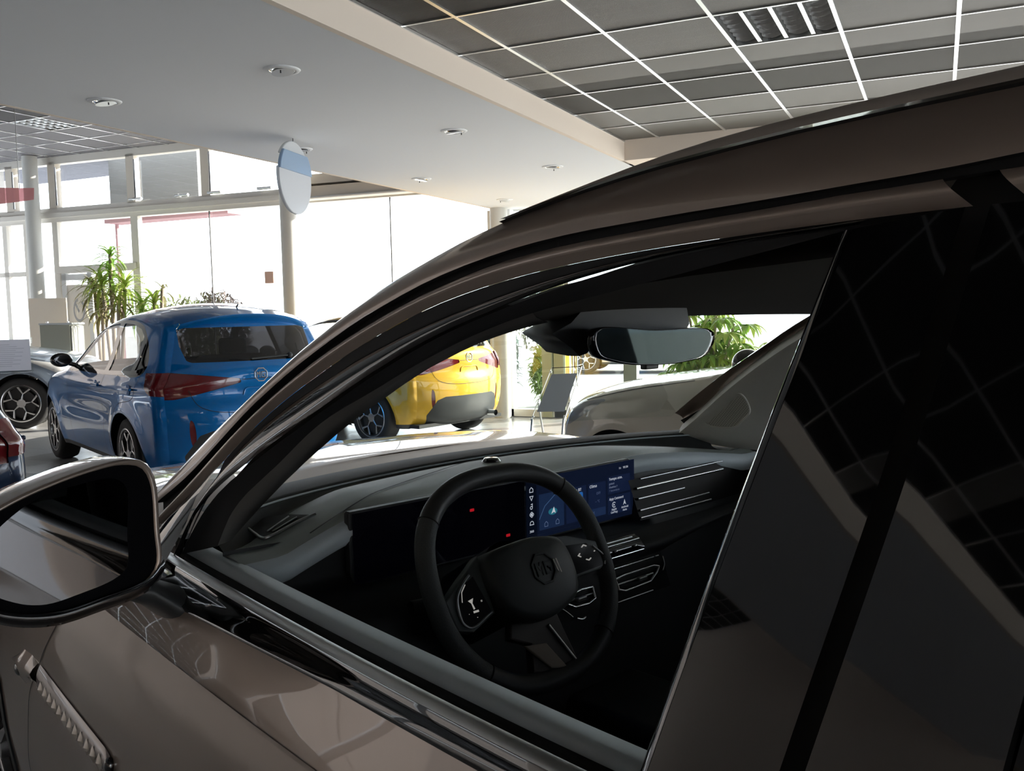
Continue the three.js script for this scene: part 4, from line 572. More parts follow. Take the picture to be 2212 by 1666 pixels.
{ // ----- door mirror
  const dm = G('door_mirror', suv);
  const outl = crv([[-1.175, 1.135], [-1.16, 1.185], [-1.11, 1.214], [-1.05, 1.235], [-0.99, 1.249], [-0.951, 1.253], [-0.922, 1.245], [-0.909, 1.22], [-0.906, 1.143], [-0.907, 1.085], [-0.93, 1.062], [-1.0, 1.048], [-1.06, 1.043], [-1.12, 1.06], [-1.16, 1.09]], 72, true);
  const c = [-1.03, 1.145], sc = (k, a, dz = 0) => outl.map(([z, y]) => [a, c[1] + (y - c[1]) * k, c[0] + (z - c[0]) * k]);
  const shell = [sc(0.93, 1.333), sc(0.97, 1.328), sc(1.0, 1.335), sc(1.0, 1.37), sc(0.97, 1.42), sc(0.86, 1.47), sc(0.62, 1.51), sc(0.25, 1.53)];
  M('mirror_housing', loft(shell, true), bronze, dm);
  const glassOut = crv([[-1.15, 1.14], [-1.082, 1.206], [-1.004, 1.226], [-0.965, 1.226], [-0.95, 1.212], [-0.952, 1.141], [-0.955, 1.095], [-0.972, 1.082], [-1.019, 1.071], [-1.067, 1.066], [-1.105, 1.078], [-1.14, 1.105]], 72, true);
  M('mirror_bezel', loft([sc(0.93, 1.333), glassOut.map(([z, y]) => [1.338, y, z])], true), std(0.002, 0.002, 0.003, 0.85, 0, { specularIntensity: 0.2 }), dm);
  const g = new THREE.ShapeGeometry(shape(glassOut)); // drawn in (z, y); faces back, turned a little inward
  M('mirror_glass', frame(g, [1.338, 0, 0], [0.0, 0, 1], [0, 1, 0], [-1, 0, 0]), std(0.13, 0.13, 0.135, 0.02, 1), dm);
  // black lower skirt and arm to the door
  M('mirror_skirt', [loft([[1.326, 0.014], [1.322, 0.004], [1.33, -0.006], [1.38, -0.011], [1.44, -0.002], [1.49, 0.02]].map(([a, d]) => crv([[-1.178, 1.12], [-1.162, 1.09], [-1.12, 1.058], [-1.06, 1.042], [-1.0, 1.047], [-0.93, 1.061], [-0.905, 1.085]], 36).map(([z, y]) => [a, y + d, z])))], mat.glossBlack, dm);
  M('mirror_arm', [loft([[-1.02, 1.065, 0.03], [-0.96, 1.06, 0.045], [-0.91, 1.04, 0.06], [-0.875, 1.01, 0.07], [-0.84, 0.99, 0.075]].map(([z, y, r]) => Array.from({ length: 16 }, (_, i) => { const t = i / 16 * 2 * Math.PI; return [1.42 + Math.cos(t) * r * 1.1, y + Math.sin(t) * r * 0.45, z]; })), true), bx(1.34, 1.44, 1.06, 1.14, -0.925, -0.9, 0.012)], mat.plastic, dm);
}
// ---------- cabin of the bronze car ----------
{
  const ab = (z) => 1.79 - 0.3 * z * z - 0.12 * Math.max(0, Math.abs(z) - 0.55); // foot of the windscreen
  const zr = (z0, z1, n, f) => Array.from({ length: n + 1 }, (_, i) => f(lerp(z0, z1, i / n)));
  const dash = G('dashboard', suv);
  // black strip under the glass
  M('demister_strip', loft([zr(-0.72, 0.74, 50, (z) => [ab(z) + 0.06, 1.09, z]), zr(-0.72, 0.74, 50, (z) => [ab(z), 1.1, z]), zr(-0.72, 0.74, 50, (z) => [ab(z) - 0.07, 1.098, z]), zr(-0.72, 0.74, 50, (z) => [ab(z) - 0.082, 1.088, z])]), mat.trimDark, dash);
  M('strip_edge', tube(zr(-0.7, 0.7, 40, (z) => [ab(z) - 0.084, 1.094, z]), 0.0022, 80, 6), mat.trimSoft, dash);
  const padF = (z) => 1.405 - 0.03 * clamp((Math.abs(z) - 0.55) / 0.15);
  const padY = (z) => 1.104 - 0.05 * clamp((-z - 0.42) / 0.26) ** 1.4 - 0.045 * clamp((z - 0.3) / 0.4) ** 1.3;
  M('valley', loft([zr(-0.74, 0.74, 50, (z) => [ab(z) - 0.082, 1.088, z]), zr(-0.74, 0.74, 50, (z) => [ab(z) - 0.1, 1.08 - 0.02 * clamp((Math.abs(z) - 0.45) / 0.25), z]), zr(-0.74, 0.74, 50, (z) => [ab(z) - 0.125, Math.min(1.09, padY(z) - 0.008), z])]), mat.plastic, dash);
  M('top_pad', loft([0, 0.15, 0.35, 0.6, 0.8, 0.93, 1].map((t) => zr(-0.76, 0.76, 70, (z) => { const a0 = ab(z) - 0.125, a1 = padF(z); return [lerp(a0, a1, t), padY(z) - 0.008 * (1 - clamp(t / 0.25)) - 0.004 * (t > 0.9 ? 1 : 0), z]; }))), mat.pad, dash);
  M('pad_nose', loft([[0, 0], [0.014, -0.006], [0.02, -0.018], [0.018, -0.034], [0.006, -0.044]].map(([d, e]) => zr(-0.76, 0.76, 70, (z) => [padF(z) - d, padY(z) - 0.004 + e, z]))), mat.trimSoft, dash);
  // stitched seam sweeping over the driver's side
  const sm = crv([[1.405, -0.615], [1.44, -0.52], [1.513, -0.357], [1.585, -0.18], [1.625, -0.06], [1.62, 0.06], [1.56, 0.35], [1.5, 0.62]], 60);
  M('pad_seam', ribbon(sm.map(([a, z]) => [a - 0.0025, padY(z) + 0.0015, z]), sm.map(([a, z]) => [a + 0.0025, padY(z) + 0.0015, z])), mat.rubber, dash);
  M('light_sensor', lathe([[0, 0.009], [0.016, 0.008], [0.02, 0.003], [0.022, 0]], 24).translate(1.595, 1.104, -0.017), mat.glossBlack, dash);
  // face below the pad
  const fa = (y) => 1.4 - 0.4 * (1.1 - y);
  M('dash_face', loft([[1.06, 0.012], [0.99, 0.01], [0.957, 0.008], [0.945, 0.006], [0.9, 0.006], [0.8, 0.02], [0.6, 0.06], [0.35, 0.1]].map(([y, d]) => zr(-0.76, 0.76, 60, (z) => [fa(y) + d + 0.03 * clamp((Math.abs(z) - 0.5) / 0.25) + (y > 0.95 ? (1.412 - fa(y) - d) * clamp((0.255 - z) / 0.02) : 0), y, z]))), mat.plastic, dash);
  M('gloss_panel', loft([1.05, 1.03, 1.0, 0.96].map((y) => zr(0.22, 0.7, 16, (z) => [fa(y) - 0.002 + 0.01 * clamp((z - 0.5) / 0.2), y, z]))), std(0.005, 0.005, 0.006, 0.4, 0, { specularIntensity: 0.3 }), dash);
  const on = (y, z, d = 0.006) => [fa(y) - d, y, z];
  for (const [y, z0, z1, r] of [[1.03, 0.235, 0.59, 0.0035], [1.0075, 0.23, 0.41, 0.0028], [0.9825, 0.224, 0.5, 0.0028], [0.9665, 0.219, 0.5, 0.0028], [1.049, 0.26, 0.6, 0.0016]]) M('vent_strip', tube(zr(z0, z1, 8, (z) => on(y, z)), r, 20, 8), mat.chrome, dash);
  M('lower_pad', loft([0, 1, 2, 3, 4, 5].map((k) => zr(0.03, 0.74, 30, (z) => { const t = k / 5, y0 = 0.945, y1 = 0.885 + 0.06 * clamp((z - 0.25) / 0.4); return [fa(lerp(y0, y1, t)) - 0.002 - 0.035 * Math.sin(Math.PI * t), lerp(y0, y1, t), z]; }))), std(0.03, 0.032, 0.035, 0.55), dash);
  // button row
  const bt = G('button_row', dash);
  const btn = M('button_panel', loft([[0.946, 0.03], [0.938, 0.045], [0.92, 0.052], [0.914, 0.03]].map(([y, d]) => zr(-0.02, 0.155, 8, (z) => on(y, z, d)))), mat.glossBlack, dash);
  for (const [y, z0, z1] of [[0.947, -0.02, 0.128], [0.916, -0.02, 0.155], [0.94, 0.0, 0.15]]) M('button_trim', tube(zr(z0, z1, 4, (z) => on(y, z, 0.046)), 0.0018, 10, 6), mat.chrome, dash);
  for (const z of [0.06, 0.125]) M('button', new THREE.SphereGeometry(0.0065, 14, 10).scale(0.4, 0.6, 1).translate(...on(0.929, z, 0.052)), mat.chrome, dash);
  dash.remove(bt);
  // centre vents
  const fr = (pts, r = 0.0032) => merge(pts.flatMap(([y, z], i) => { const q = pts[(i + 1) % pts.length]; return [bar(on(y, z, 0.012), on(q[0], q[1], 0.012), r), new THREE.SphereGeometry(r, 8, 6).translate(...on(y, z, 0.012))]; }));
  const ventBox = (z0, z1) => [bx(fa(0.85) - 0.008, fa(0.85) + 0.02, 0.83, 0.866, z0, z1)];
  M('vent_surround', loft([0.892, 0.87, 0.84, 0.812].map((y) => zr(-0.13, 0.25, 12, (z) => on(y, z, 0.006)))), std(0.005, 0.005, 0.006, 0.4, 0, { specularIntensity: 0.3 }), dash);
  for (const [pts, n] of [[[[0.862, 0.07], [0.865, 0.1], [0.865, 0.205], [0.86, 0.222], [0.85, 0.21], [0.836, 0.18], [0.834, 0.09], [0.84, 0.072]], 0], [[[0.862, -0.005], [0.864, -0.04], [0.858, -0.1], [0.85, -0.098], [0.836, -0.07], [0.834, -0.03], [0.84, -0.006]], 1]]) {
    const v = G('centre_vent', suv);
    M('vent_frame', fr(pts), mat.chrome, v);
    M('vent_blade', [bar(on(0.849, pts[0][1], 0.008), on(0.849, n ? -0.09 : 0.2, 0.008), 0.0025)], mat.satin, v);
    M('vent_knob', box(0.012, 0.008, 0.028, 0, 0, 0, 0.003).translate(...on(0.85, n ? -0.05 : 0.152, 0.016)), mat.satin, v);
  }
  for (const [y, z0, z1] of [[0.883, 0.02, 0.212], [0.818, 0.02, 0.176], [0.883, 0.218, 0.23]]) M('vent_strip', tube(zr(z0, z1, 4, (z) => on(y, z, 0.014)), 0.0024, 12, 8), mat.chrome, dash);
  M('vent_strip', tube([[0.878, 0.246], [0.862, 0.244], [0.85, 0.232]].map(([y, z]) => on(y, z, 0.012)), 0.002, 12, 6), mat.chrome, dash);
  M('vent_strip', tube([[0.85, -0.12], [0.83, -0.095], [0.82, -0.085]].map(([y, z]) => on(y, z, 0.012)), 0.002, 12, 6), mat.chrome, dash);
  M('vent_strip', tube([[0.815, -0.075], [0.81, -0.06], [0.812, -0.05]].map(([y, z]) => on(y, z, 0.012)), 0.003, 12, 6), mat.chrome, dash);
  // side demister vent: a three-cornered pocket with bright lower edges
  const sv = G('side_vent', suv), pocket = [[1.562, -0.653], [1.577, -0.63], [1.571, -0.609], [1.537, -0.584], [1.476, -0.564], [1.478, -0.6], [1.471, -0.641], [1.47, -0.664], [1.507, -0.661]];
  const pg = new THREE.ShapeGeometry(shape(pocket)); { const q = pg.attributes.position; for (let i = 0; i < q.count; i++) q.setXYZ(i, q.getX(i), padY(q.getY(i)) + 0.0035, q.getY(i)); pg.computeVertexNormals(); }
  M('vent_pocket', pg, mat.rubber, sv);
  M('vent_rim', tube([[1.566, -0.655], [1.51, -0.665], [1.47, -0.668], [1.467, -0.64], [1.474, -0.6], [1.474, -0.562]].map(([a, z]) => [a, padY(z) + 0.005, z]), 0.0028, 60, 8), mat.satin, sv);
  for (const k of [0.3, 0.65]) M('vent_slat', bar([lerp(1.5, 1.475, k), padY(-0.65) + 0.006, lerp(-0.655, -0.64, k)], [lerp(1.53, 1.48, k), padY(-0.59) + 0.006, lerp(-0.6, -0.58, k)], 0.0016), mat.satin, sv);
  // twin display
  const disp = G('display', suv);
  M('display_shell', [frame(extr(crv([[-0.547, 0.995], [-0.547, 1.095], [-0.541, 1.1], [0.23, 1.101], [0.239, 1.096], [0.259, 0.968], [0.255, 0.961], [-0.1, 0.962], [-0.4, 0.97]], 200, true, 'catmullrom').length ? [[-0.547, 0.985], [-0.547, 1.096], [-0.543, 1.1], [0.232, 1.1], [0.238, 1.096], [0.259, 0.966], [0.254, 0.961], [-0.5, 0.961], [-0.54, 0.97]] : [], 0.016, 0.002), [1.386, 0, 0], [0, 0, 1], [0, 1, 0], [-1, 0, 0]).translate(0.016, 0, 0)], mat.plastic, disp);
  const tex = canvasTex(1024, 384, (c, w, h) => {
    c.fillStyle = '#0a101e'; c.fillRect(0, 0, w, h);
    const X = (z) => (z + 0.108) / 0.36 * w, Y = (y) => (1.097 - y) / 0.133 * h;
    c.fillStyle = '#121b31'; c.fillRect(90, 0, w, h);
    c.fillStyle = '#203253'; c.beginPath(); c.moveTo(110, 110); c.lineTo(330, 110); c.lineTo(330, 340); c.lineTo(110, 340); c.fill();
    c.strokeStyle = '#4f6f9c'; c.lineWidth = 5; c.beginPath(); c.moveTo(110, 270); c.lineTo(160, 190); c.lineTo(280, 110); c.stroke();
    c.fillStyle = '#2d7f95'; c.beginPath(); c.ellipse(230, 235, 40, 22, 0, 0, 7); c.fill(); c.fillStyle = '#eef3ff'; c.beginPath(); c.moveTo(215, 250); c.lineTo(240, 205); c.lineTo(255, 250); c.lineTo(238, 240); c.fill();
    c.fillStyle = '#1a2644'; for (const [x0, y0, ww, hh] of [[350, 110, 190, 230], [560, 110, 170, 230], [750, 90, 230, 120], [750, 225, 230, 125]]) c.fillRect(x0, y0, ww, hh);
    c.fillStyle = '#2f74c8'; c.beginPath(); c.roundRect(430, 150, 78, 86, 14); c.fill(); c.fillStyle = '#e8f2ff'; c.font = 'bold 64px sans-serif'; c.fillText('♪', 452, 216);
    c.fillStyle = '#e6ecfa'; c.font = 'bold 26px sans-serif'; c.fillText('Musica BT', 368, 142); c.fillText('▼', 520, 142); c.fillText('Clima', 572, 140); c.font = 'bold 24px sans-serif'; c.fillText('Tempo atm.', 764, 116); c.fillText('App Connect', 764, 254); c.fillText('Musica On', 420, 270);
    c.fillStyle = '#aebbd8'; c.font = '18px sans-serif'; c.fillText('gratuit', 764, 146); c.fillText('Disattiva 7', 764, 170); c.fillStyle = '#7f8db0'; c.fillText('7 Secondaria', 764, 194);
    c.fillStyle = '#6c7ba3'; c.font = '24px sans-serif'; c.fillText('❄ OFF', 620, 192); c.fillText('-- °C', 624, 246); c.fillStyle = '#24365a'; c.fillRect(566, 284, 160, 54); c.fillStyle = '#8394bd'; c.font = '20px sans-serif'; c.fillText('A/C  ↔  ☼', 588, 318);
    c.strokeStyle = '#dfe7f6'; c.lineWidth = 6; c.beginPath(); c.arc(812, 288, 17, 0.7, 5.6); c.stroke(); c.fillStyle = '#dfe7f6'; c.beginPath(); c.moveTo(806, 280); c.lineTo(822, 288); c.lineTo(806, 296); c.fill(); c.beginPath(); c.moveTo(920, 264); c.lineTo(936, 306); c.lineTo(920, 294); c.lineTo(904, 306); c.fill();
    c.font = 'bold 19px sans-serif'; c.fillText('Apple', 786, 326); c.fillText('CarPlay', 778, 346); c.fillText('Android', 886, 326); c.fillText('Auto', 900, 346);
    c.fillStyle = '#e8edf8'; c.font = 'bold 22px sans-serif'; c.fillText('10:34', 906, 50); c.font = '20px sans-serif'; c.fillText('lte', 866, 50);
    c.strokeStyle = '#7f92bb'; c.lineWidth = 3; for (const x of [170, 270]) { c.beginPath(); c.moveTo(x - 14, 322); c.lineTo(x - 14, 302); c.lineTo(x, 290); c.lineTo(x + 14, 302); c.lineTo(x + 14, 322); c.closePath(); c.stroke(); }
    c.strokeStyle = '#e4ebf8'; c.fillStyle = '#e4ebf8'; c.lineWidth = 5;
    const ic = (k) => 70 + k * 52;
    c.beginPath(); c.moveTo(32, ic(0) + 14); c.lineTo(32, ic(0) - 4); c.lineTo(46, ic(0) - 16); c.lineTo(60, ic(0) - 4); c.lineTo(60, ic(0) + 14); c.closePath(); c.stroke();
    c.beginPath(); c.moveTo(32, ic(1) - 12); c.lineTo(60, ic(1) - 12); c.lineTo(46, ic(1) + 14); c.closePath(); c.stroke();
    c.beginPath(); c.arc(44, ic(2) + 8, 9, 0, 7); c.stroke(); c.beginPath(); c.moveTo(53, ic(2) + 6); c.lineTo(53, ic(2) - 16); c.lineTo(40, ic(2) - 12); c.stroke();
    for (const [dx, dy] of [[-8, 0], [8, 0], [0, -8], [0, 8]]) { c.beginPath(); c.arc(46 + dx, ic(3) + dy, 8, 0, 7); c.stroke(); }
    c.beginPath(); c.arc(46, ic(4) + 4, 14, Math.PI, 0); c.lineTo(62, ic(4) + 12); c.lineTo(30, ic(4) + 12); c.closePath(); c.stroke(); c.font = 'bold 22px sans-serif'; c.fillText('360', 26, ic(5) + 10);
  });
  const pane = (z0, z1, y0, y1, a) => frame(new THREE.PlaneGeometry(z1 - z0, y1 - y0).translate((z0 + z1) / 2, (y0 + y1) / 2, 0), [a, 0, 0], [0, 0, 1], [0, 1, 0], [-1, 0, 0]);
  M('centre_screen', pane(-0.108, 0.25, 0.966, 1.097, 1.3845), std(0.01, 0.012, 0.02, 0.06, 0, { emissive: C3(1, 1, 1), emissiveMap: tex, emissiveIntensity: 0.5 }), disp);
  const tx2 = canvasTex(512, 256, (c, w, h) => { c.fillStyle = '#010103'; c.fillRect(0, 0, w, h); c.fillStyle = '#d31f2c'; c.beginPath(); c.roundRect(330, 70, 14, 12, 2); c.fill(); c.beginPath(); c.roundRect(446, 206, 14, 12, 2); c.fill(); });
  M('cluster_screen', pane(-0.54, -0.112, 0.966, 1.096, 1.3845), std(0.006, 0.006, 0.008, 0.05, 0, { emissive: C3(1, 1, 1), emissiveMap: tx2, emissiveIntensity: 0.5 }), disp);
}
{ // ----- steering wheel
  const sw = G('steering_wheel', suv), tl = 25 * R, C0 = [1.166, 0.985, -0.343];
  sw.position.set(...C0); sw.rotation.order = 'ZYX';
  // local frame: X right (car z), Y up in the wheel plane, Z towards the driver
  const ex = [0, 0, 1], ey = [Math.sin(tl), Math.cos(tl), 0], ez = [-Math.cos(tl), Math.sin(tl), 0];
  sw.matrixAutoUpdate = true; const m = new THREE.Matrix4().makeBasis(V(...ex), V(...ey), V(...ez)); sw.quaternion.setFromRotationMatrix(m);
  const rimPt = (t) => { const c = Math.cos(t), s = Math.sin(t), p = 2 / 2.5; let x = 0.205 * Math.sign(c) * Math.abs(c) ** p, y = 0.187 * Math.sign(s) * Math.abs(s) ** p; if (y < 0) { x *= 1 - 0.25 * (y / 0.187) ** 2 * 0.5; } return [x + 0.018, y, 0]; };
  const n = 96, rim = Array.from({ length: n }, (_, i) => { const t = i / n * 2 * Math.PI, a = rimPt(t), b = rimPt(t + 0.02), c = rimPt(t - 0.02), tx = b[0] - c[0], ty = b[1] - c[1], L = Math.hypot(tx, ty), nx = ty / L, ny = -tx / L; return Array.from({ length: 16 }, (_, k) => { const u = k / 16 * 2 * Math.PI; return [a[0] + nx * Math.cos(u) * 0.0185, a[1] + ny * Math.cos(u) * 0.0185, Math.sin(u) * 0.0155]; }); });
  const leather = std(0.045, 0.047, 0.049, 0.45), perf = canvasTex(64, 64, (c) => { c.fillStyle = '#888'; c.fillRect(0, 0, 64, 64); c.fillStyle = '#222'; for (const [x, y] of [[16, 16], [48, 48]]) { c.beginPath(); c.arc(x, y, 8, 0, 7); c.fill(); } }, false); perf.repeat.set(140, 140);
  const perfM = std(0.08, 0.09, 0.092, 0.6, 0, { bumpMap: perf, bumpScale: 0.0008 });
  const arc = (i0, i1) => { const r = []; for (let i = i0; i <= i1; i++) r.push(rim[((i % n) + n) % n]); return loft(r, true); };
  M('rim', arc(12, 38), leather, sw); M('rim', arc(60, 84), leather, sw); M('rim_grip', arc(38, 60), perfM, sw); M('rim_grip', arc(84, 108), perfM, sw);
  for (const i of [12, 38, 60, 84]) M('rim_stitch', tube(rim[i].map(([x, y, z]) => { const c = rimPt(i / n * 2 * Math.PI); return [c[0] + (x - c[0]) * 1.02, c[1] + (y - c[1]) * 1.02, z * 1.02]; }), 0.0012, 40, 6, true), mat.rubber, sw);
  const sx = 0.012; // hub
  const hub = crv([[-0.088, 0.042], [-0.02, 0.056], [0.05, 0.055], [0.092, 0.04], [0.105, -0.02], [0.092, -0.06], [0.03, -0.085], [-0.03, -0.083], [-0.082, -0.05], [-0.097, 0.0]], 60, true);
  const hs = (k, z) => hub.map(([x, y]) => [sx + x * k, -0.008 + (y + 0.008) * k, z]);
  M('hub_pad', loft([hs(1, -0.03), hs(1.0, 0.02), hs(0.97, 0.03), hs(0.85, 0.037), hs(0.5, 0.042), hs(0.02, 0.043)], true), std(0.06, 0.067, 0.067, 0.5), sw);
  M('emblem', mgBadge(0.03).translate(0.028, -0.003, 0.041), std(0.04, 0.045, 0.047, 0.35), sw);
  M('emblem_glint', [bar([0.058, -0.016, 0.045], [0.054, 0.008, 0.045], 0.0013), bar([0.064, -0.018, 0.045], [0.061, 0.008, 0.045], 0.0011)], mat.chrome, sw);
  // spokes
  const spk = (pts, z0, z1) => extr(pts, z1 - z0, 0.003).translate(0, 0, z0);
  const spM = std(0.12, 0.135, 0.135, 0.45);
  M('spoke', spk([[-0.08, 0.05], [-0.13, 0.02], [-0.175, -0.01], [-0.165, -0.06], [-0.135, -0.07], [-0.08, -0.05]], -0.012, 0.01), spM, sw);
  M('spoke', spk([[0.09, 0.05], [0.14, 0.045], [0.215, 0.02], [0.225, -0.02], [0.2, -0.032], [0.1, -0.035]], -0.012, 0.01), spM, sw);
  M('spoke', spk([[-0.05, -0.075], [0.06, -0.08], [0.075, -0.17], [0.03, -0.18], [-0.035, -0.165], [-0.02, -0.12], [-0.06, -0.1]], -0.014, 0.004), std(0.06, 0.052, 0.045, 0.5), sw);
  M('spoke_trim', [bar([0.03, -0.098, 0.006], [0.07, -0.176, 0.006], 0.003)], mat.satin, sw);
  M('spoke_inlay', spk([[-0.04, -0.118], [0.01, -0.125], [0.042, -0.178], [0.004, -0.168]], 0.004, 0.007), std(0.36, 0.3, 0.24, 0.5), sw);
  // button pads
  const padTex = (f) => canvasTex(256, 256, (c) => { c.fillStyle = '#060607'; c.fillRect(0, 0, 256, 256); c.fillStyle = c.strokeStyle = '#e9e6df'; c.lineWidth = 7; f(c); });
  const pad = (name, pts, f, z) => { const xs = pts.map((p) => p[0]), ys = pts.map((p) => p[1]), x0 = Math.min(...xs), x1 = Math.max(...xs), y0 = Math.min(...ys), y1 = Math.max(...ys); const g = new THREE.ShapeGeometry(shape(pts)), u = g.attributes.uv, p = g.attributes.position; for (let i = 0; i < u.count; i++) u.setXY(i, (p.getX(i) - x0) / (x1 - x0), (p.getY(i) - y0) / (y1 - y0)); const t = padTex(f); M(name, g.translate(0, 0, z), std(0.02, 0.02, 0.02, 0.08, 0, { emissive: C3(1, 1, 1), emissiveMap: t, emissiveIntensity: 0.35 }), sw); };
  pad('button_pad', [[-0.148, -0.01], [-0.122, 0.012], [-0.104, 0.018], [-0.087, -0.045], [-0.138, -0.06], [-0.15, -0.05]], (c) => { c.beginPath(); c.moveTo(36, 120); c.lineTo(56, 66); c.lineTo(104, 30); c.stroke(); c.font = 'bold 30px sans-serif'; c.fillText('⏎', 150, 50); c.fillText('◉', 180, 110); c.fillText('=', 190, 150); c.fillText('◆', 206, 176); c.beginPath(); c.moveTo(84, 120); c.lineTo(136, 112); c.lineTo(118, 138); c.lineTo(128, 170); c.lineTo(112, 174); c.lineTo(106, 138); c.fill(); c.fillRect(104, 180, 48, 12); c.fillText('·', 60, 200); c.fillText('-', 120, 226); }, 0.0105);
  pad('button_pad', [[0.1, 0.03], [0.182, 0.022], [0.216, -0.014], [0.205, -0.026], [0.112, -0.03]], (c) => { c.font = 'bold 44px sans-serif'; c.fillText('✆', 46, 76); c.fillText('⊡', 60, 140); c.fillText('☆', 52, 208); c.lineWidth = 9; c.beginPath(); c.moveTo(146, 60); c.lineTo(162, 44); c.lineTo(178, 60); c.moveTo(210, 86); c.lineTo(226, 102); c.lineTo(210, 118); c.moveTo(128, 100); c.lineTo(114, 116); c.lineTo(128, 132); c.moveTo(150, 158); c.lineTo(166, 172); c.lineTo(182, 158); c.stroke(); }, 0.0105);
  M('pad_frame', tube([[-0.112, 0.022, 0.012], [-0.128, 0.012, 0.012], [-0.15, -0.01, 0.012], [-0.153, -0.05, 0.012], [-0.138, -0.062, 0.012], [-0.088, -0.047, 0.012]], 0.0022, 60, 6), mat.satin, sw);
  M('pad_frame', tube([[0.195, 0.014, 0.012], [0.217, -0.013, 0.012], [0.21, -0.026, 0.012]], 0.0018, 30, 6), mat.satin, sw);
  M('steering_column', bar([0.01, 0, -0.02], [0.01, -0.03, -0.3], 0.07, 16), mat.plastic, sw);
  M('stalk', [bar([-0.03, -0.02, -0.06], [-0.2, 0.0, -0.05], 0.009), bar([-0.17, -0.002, -0.05], [-0.2, 0.0, -0.05], 0.012)], mat.plastic, sw);
}
{ // ----- headliner, pillar linings, mirror, seats, console
  const A7 = lin([...NC.A7, [0.6, 1.47], [0.3, 1.5], [-0.3, 1.52]], 60), A6 = lin([...NC.A6, [0.62, 1.475], [0.3, 1.505], [-0.3, 1.525]], 60), A5 = lin([...NC.A5, [0.3, 1.52], [-0.3, 1.53]], 60);
  const lining = (s, m) => loft([lin(NC.A5, 60).map((p) => SP(s, 0.03)(p)), lin(NC.A6, 60).map((p) => SP(s, 0.05)(p)), lin(NC.A6, 60).map((p, i) => { const q = lin(NC.A7, 60)[i]; return SP(s, 0.065)([lerp(p[0], q[0], 0.5), lerp(p[1], q[1], 0.5)]); }), lin(NC.A7, 60).map((p) => SP(s, 0.088)(p)), lin(NC.A7, 60).map((p) => SP(s, 0.07)([p[0] + 0.05, p[1] + 0.02]))]);
  M('pillar_seal', loft([lin(NC.A5, 60).map((p) => SP(LS, 0.026)(p)), lin(NC.A6, 60).map((p) => SP(LS, 0.05)(p))]), mat.rubber, suv);
  M('pillar_lining', loft([lin(NC.A6, 60).map((p) => SP(LS, 0.05)(p)), lin(NC.A6, 60).map((p, i) => { const q = lin(NC.A7, 60)[i]; return SP(LS, 0.062)([lerp(p[0], q[0], 0.5), lerp(p[1], q[1], 0.5)]); }), lin(NC.A7, 60).map((p) => SP(LS, 0.088)(p)), lin(NC.A7, 60).map((p) => SP(LS, 0.05)([p[0] + 0.07, p[1] + 0.03]))]), std(0.1, 0.095, 0.09, 0.75), suv);
  // far side pillar lining with speaker grille
  const rw = crv([[1.6, 1.085, 0.7], [1.579, 1.096, 0.685], [1.517, 1.14, 0.676], [1.438, 1.2, 0.663], [1.349, 1.262, 0.648], [1.229, 1.336, 0.63], [1.101, 1.404, 0.612], [1.03, 1.44, 0.6]], 40), ro = crv([[1.46, 1.055, 0.78], [1.431, 1.075, 0.774], [1.366, 1.12, 0.765], [1.303, 1.166, 0.755], [1.236, 1.209, 0.745], [1.16, 1.28, 0.722], [1.07, 1.37, 0.69], [1.0, 1.42, 0.67]], 40);
  const pl = G('far_pillar_lining', suv);
  const md = rw.map((p, i) => p.map((v, k) => lerp(v, ro[i][k], 0.18) - (k === 2 ? 0.012 : 0)));
  const md2 = rw.map((p, i) => p.map((v, k) => lerp(v, ro[i][k], 0.8) - (k === 2 ? 0.01 : 0)));
  M('lining_panel', loft([rw, md, rw.map((p, i) => p.map((v, k) => (md[i][k] + md2[i][k]) / 2)), md2, ro, ro.map((p) => [p[0] - 0.02, p[1] - 0.03, p[2] + 0.05])]), mat.pillarTrim, pl);
  M('lining_front_edge', loft([rw, rw.map((p) => [p[0] + 0.05, p[1] + 0.02, p[2] + 0.1])]), mat.pillarTrim, pl);
  const tw = crv([[1.491, 1.147, 0.711], [1.43, 1.187, 0.702], [1.369, 1.223, 0.692], [1.354, 1.216, 0.697], [1.344, 1.176, 0.712], [1.37, 1.15, 0.719], [1.4, 1.127, 0.722], [1.484, 1.13, 0.714]].map((p) => [p[0], p[1], p[2] - 0.028]), 50, true);
  const dots = canvasTex(64, 64, (c) => { c.fillStyle = '#fff'; c.fillRect(0, 0, 64, 64); c.fillStyle = '#777'; for (const [x, y] of [[16, 16], [48, 48]]) { c.beginPath(); c.arc(x, y, 9, 0, 7); c.fill(); } }); dots.repeat.set(130, 130);
  const ctr = [1.42, 1.172, 0.68], gr = loft([tw, tw.map((p) => p.map((v, k) => lerp(ctr[k], v, 0.93) + (k === 2 ? 0.002 : 0))), tw.map((p) => p.map((v, k) => lerp(ctr[k], v, 0.5))), tw.map((p) => p.map((v, k) => lerp(ctr[k], v, 0.02)))], true); { const p = gr.attributes.position, u = gr.attributes.uv; for (let i = 0; i < p.count; i++) u.setXY(i, p.getX(i), p.getY(i)); }
  M('speaker_grille', gr, std(0.7, 0.68, 0.6, 0.8, 0, { map: dots }), pl);
  M('speaker_rim', tube(tw, 0.0025, 100, 6, true), mat.pillarTrim, pl);
  // headliner from the windscreen header back over the cabin
  const hdA = (t) => 1.205 - 0.14 * Math.abs(t) ** 2.2, hdr = (t) => [hdA(t), 1.438 - 0.004 * t * t, t * 0.62];
  const rows = [[0.05, 0.02], [0, 0], [-0.03, -0.002], [-0.1, 0.02], [-0.25, 0.06], [-0.5, 0.1], [-0.9, 0.125], [-1.6, 0.12], [-2.6, 0.06]];
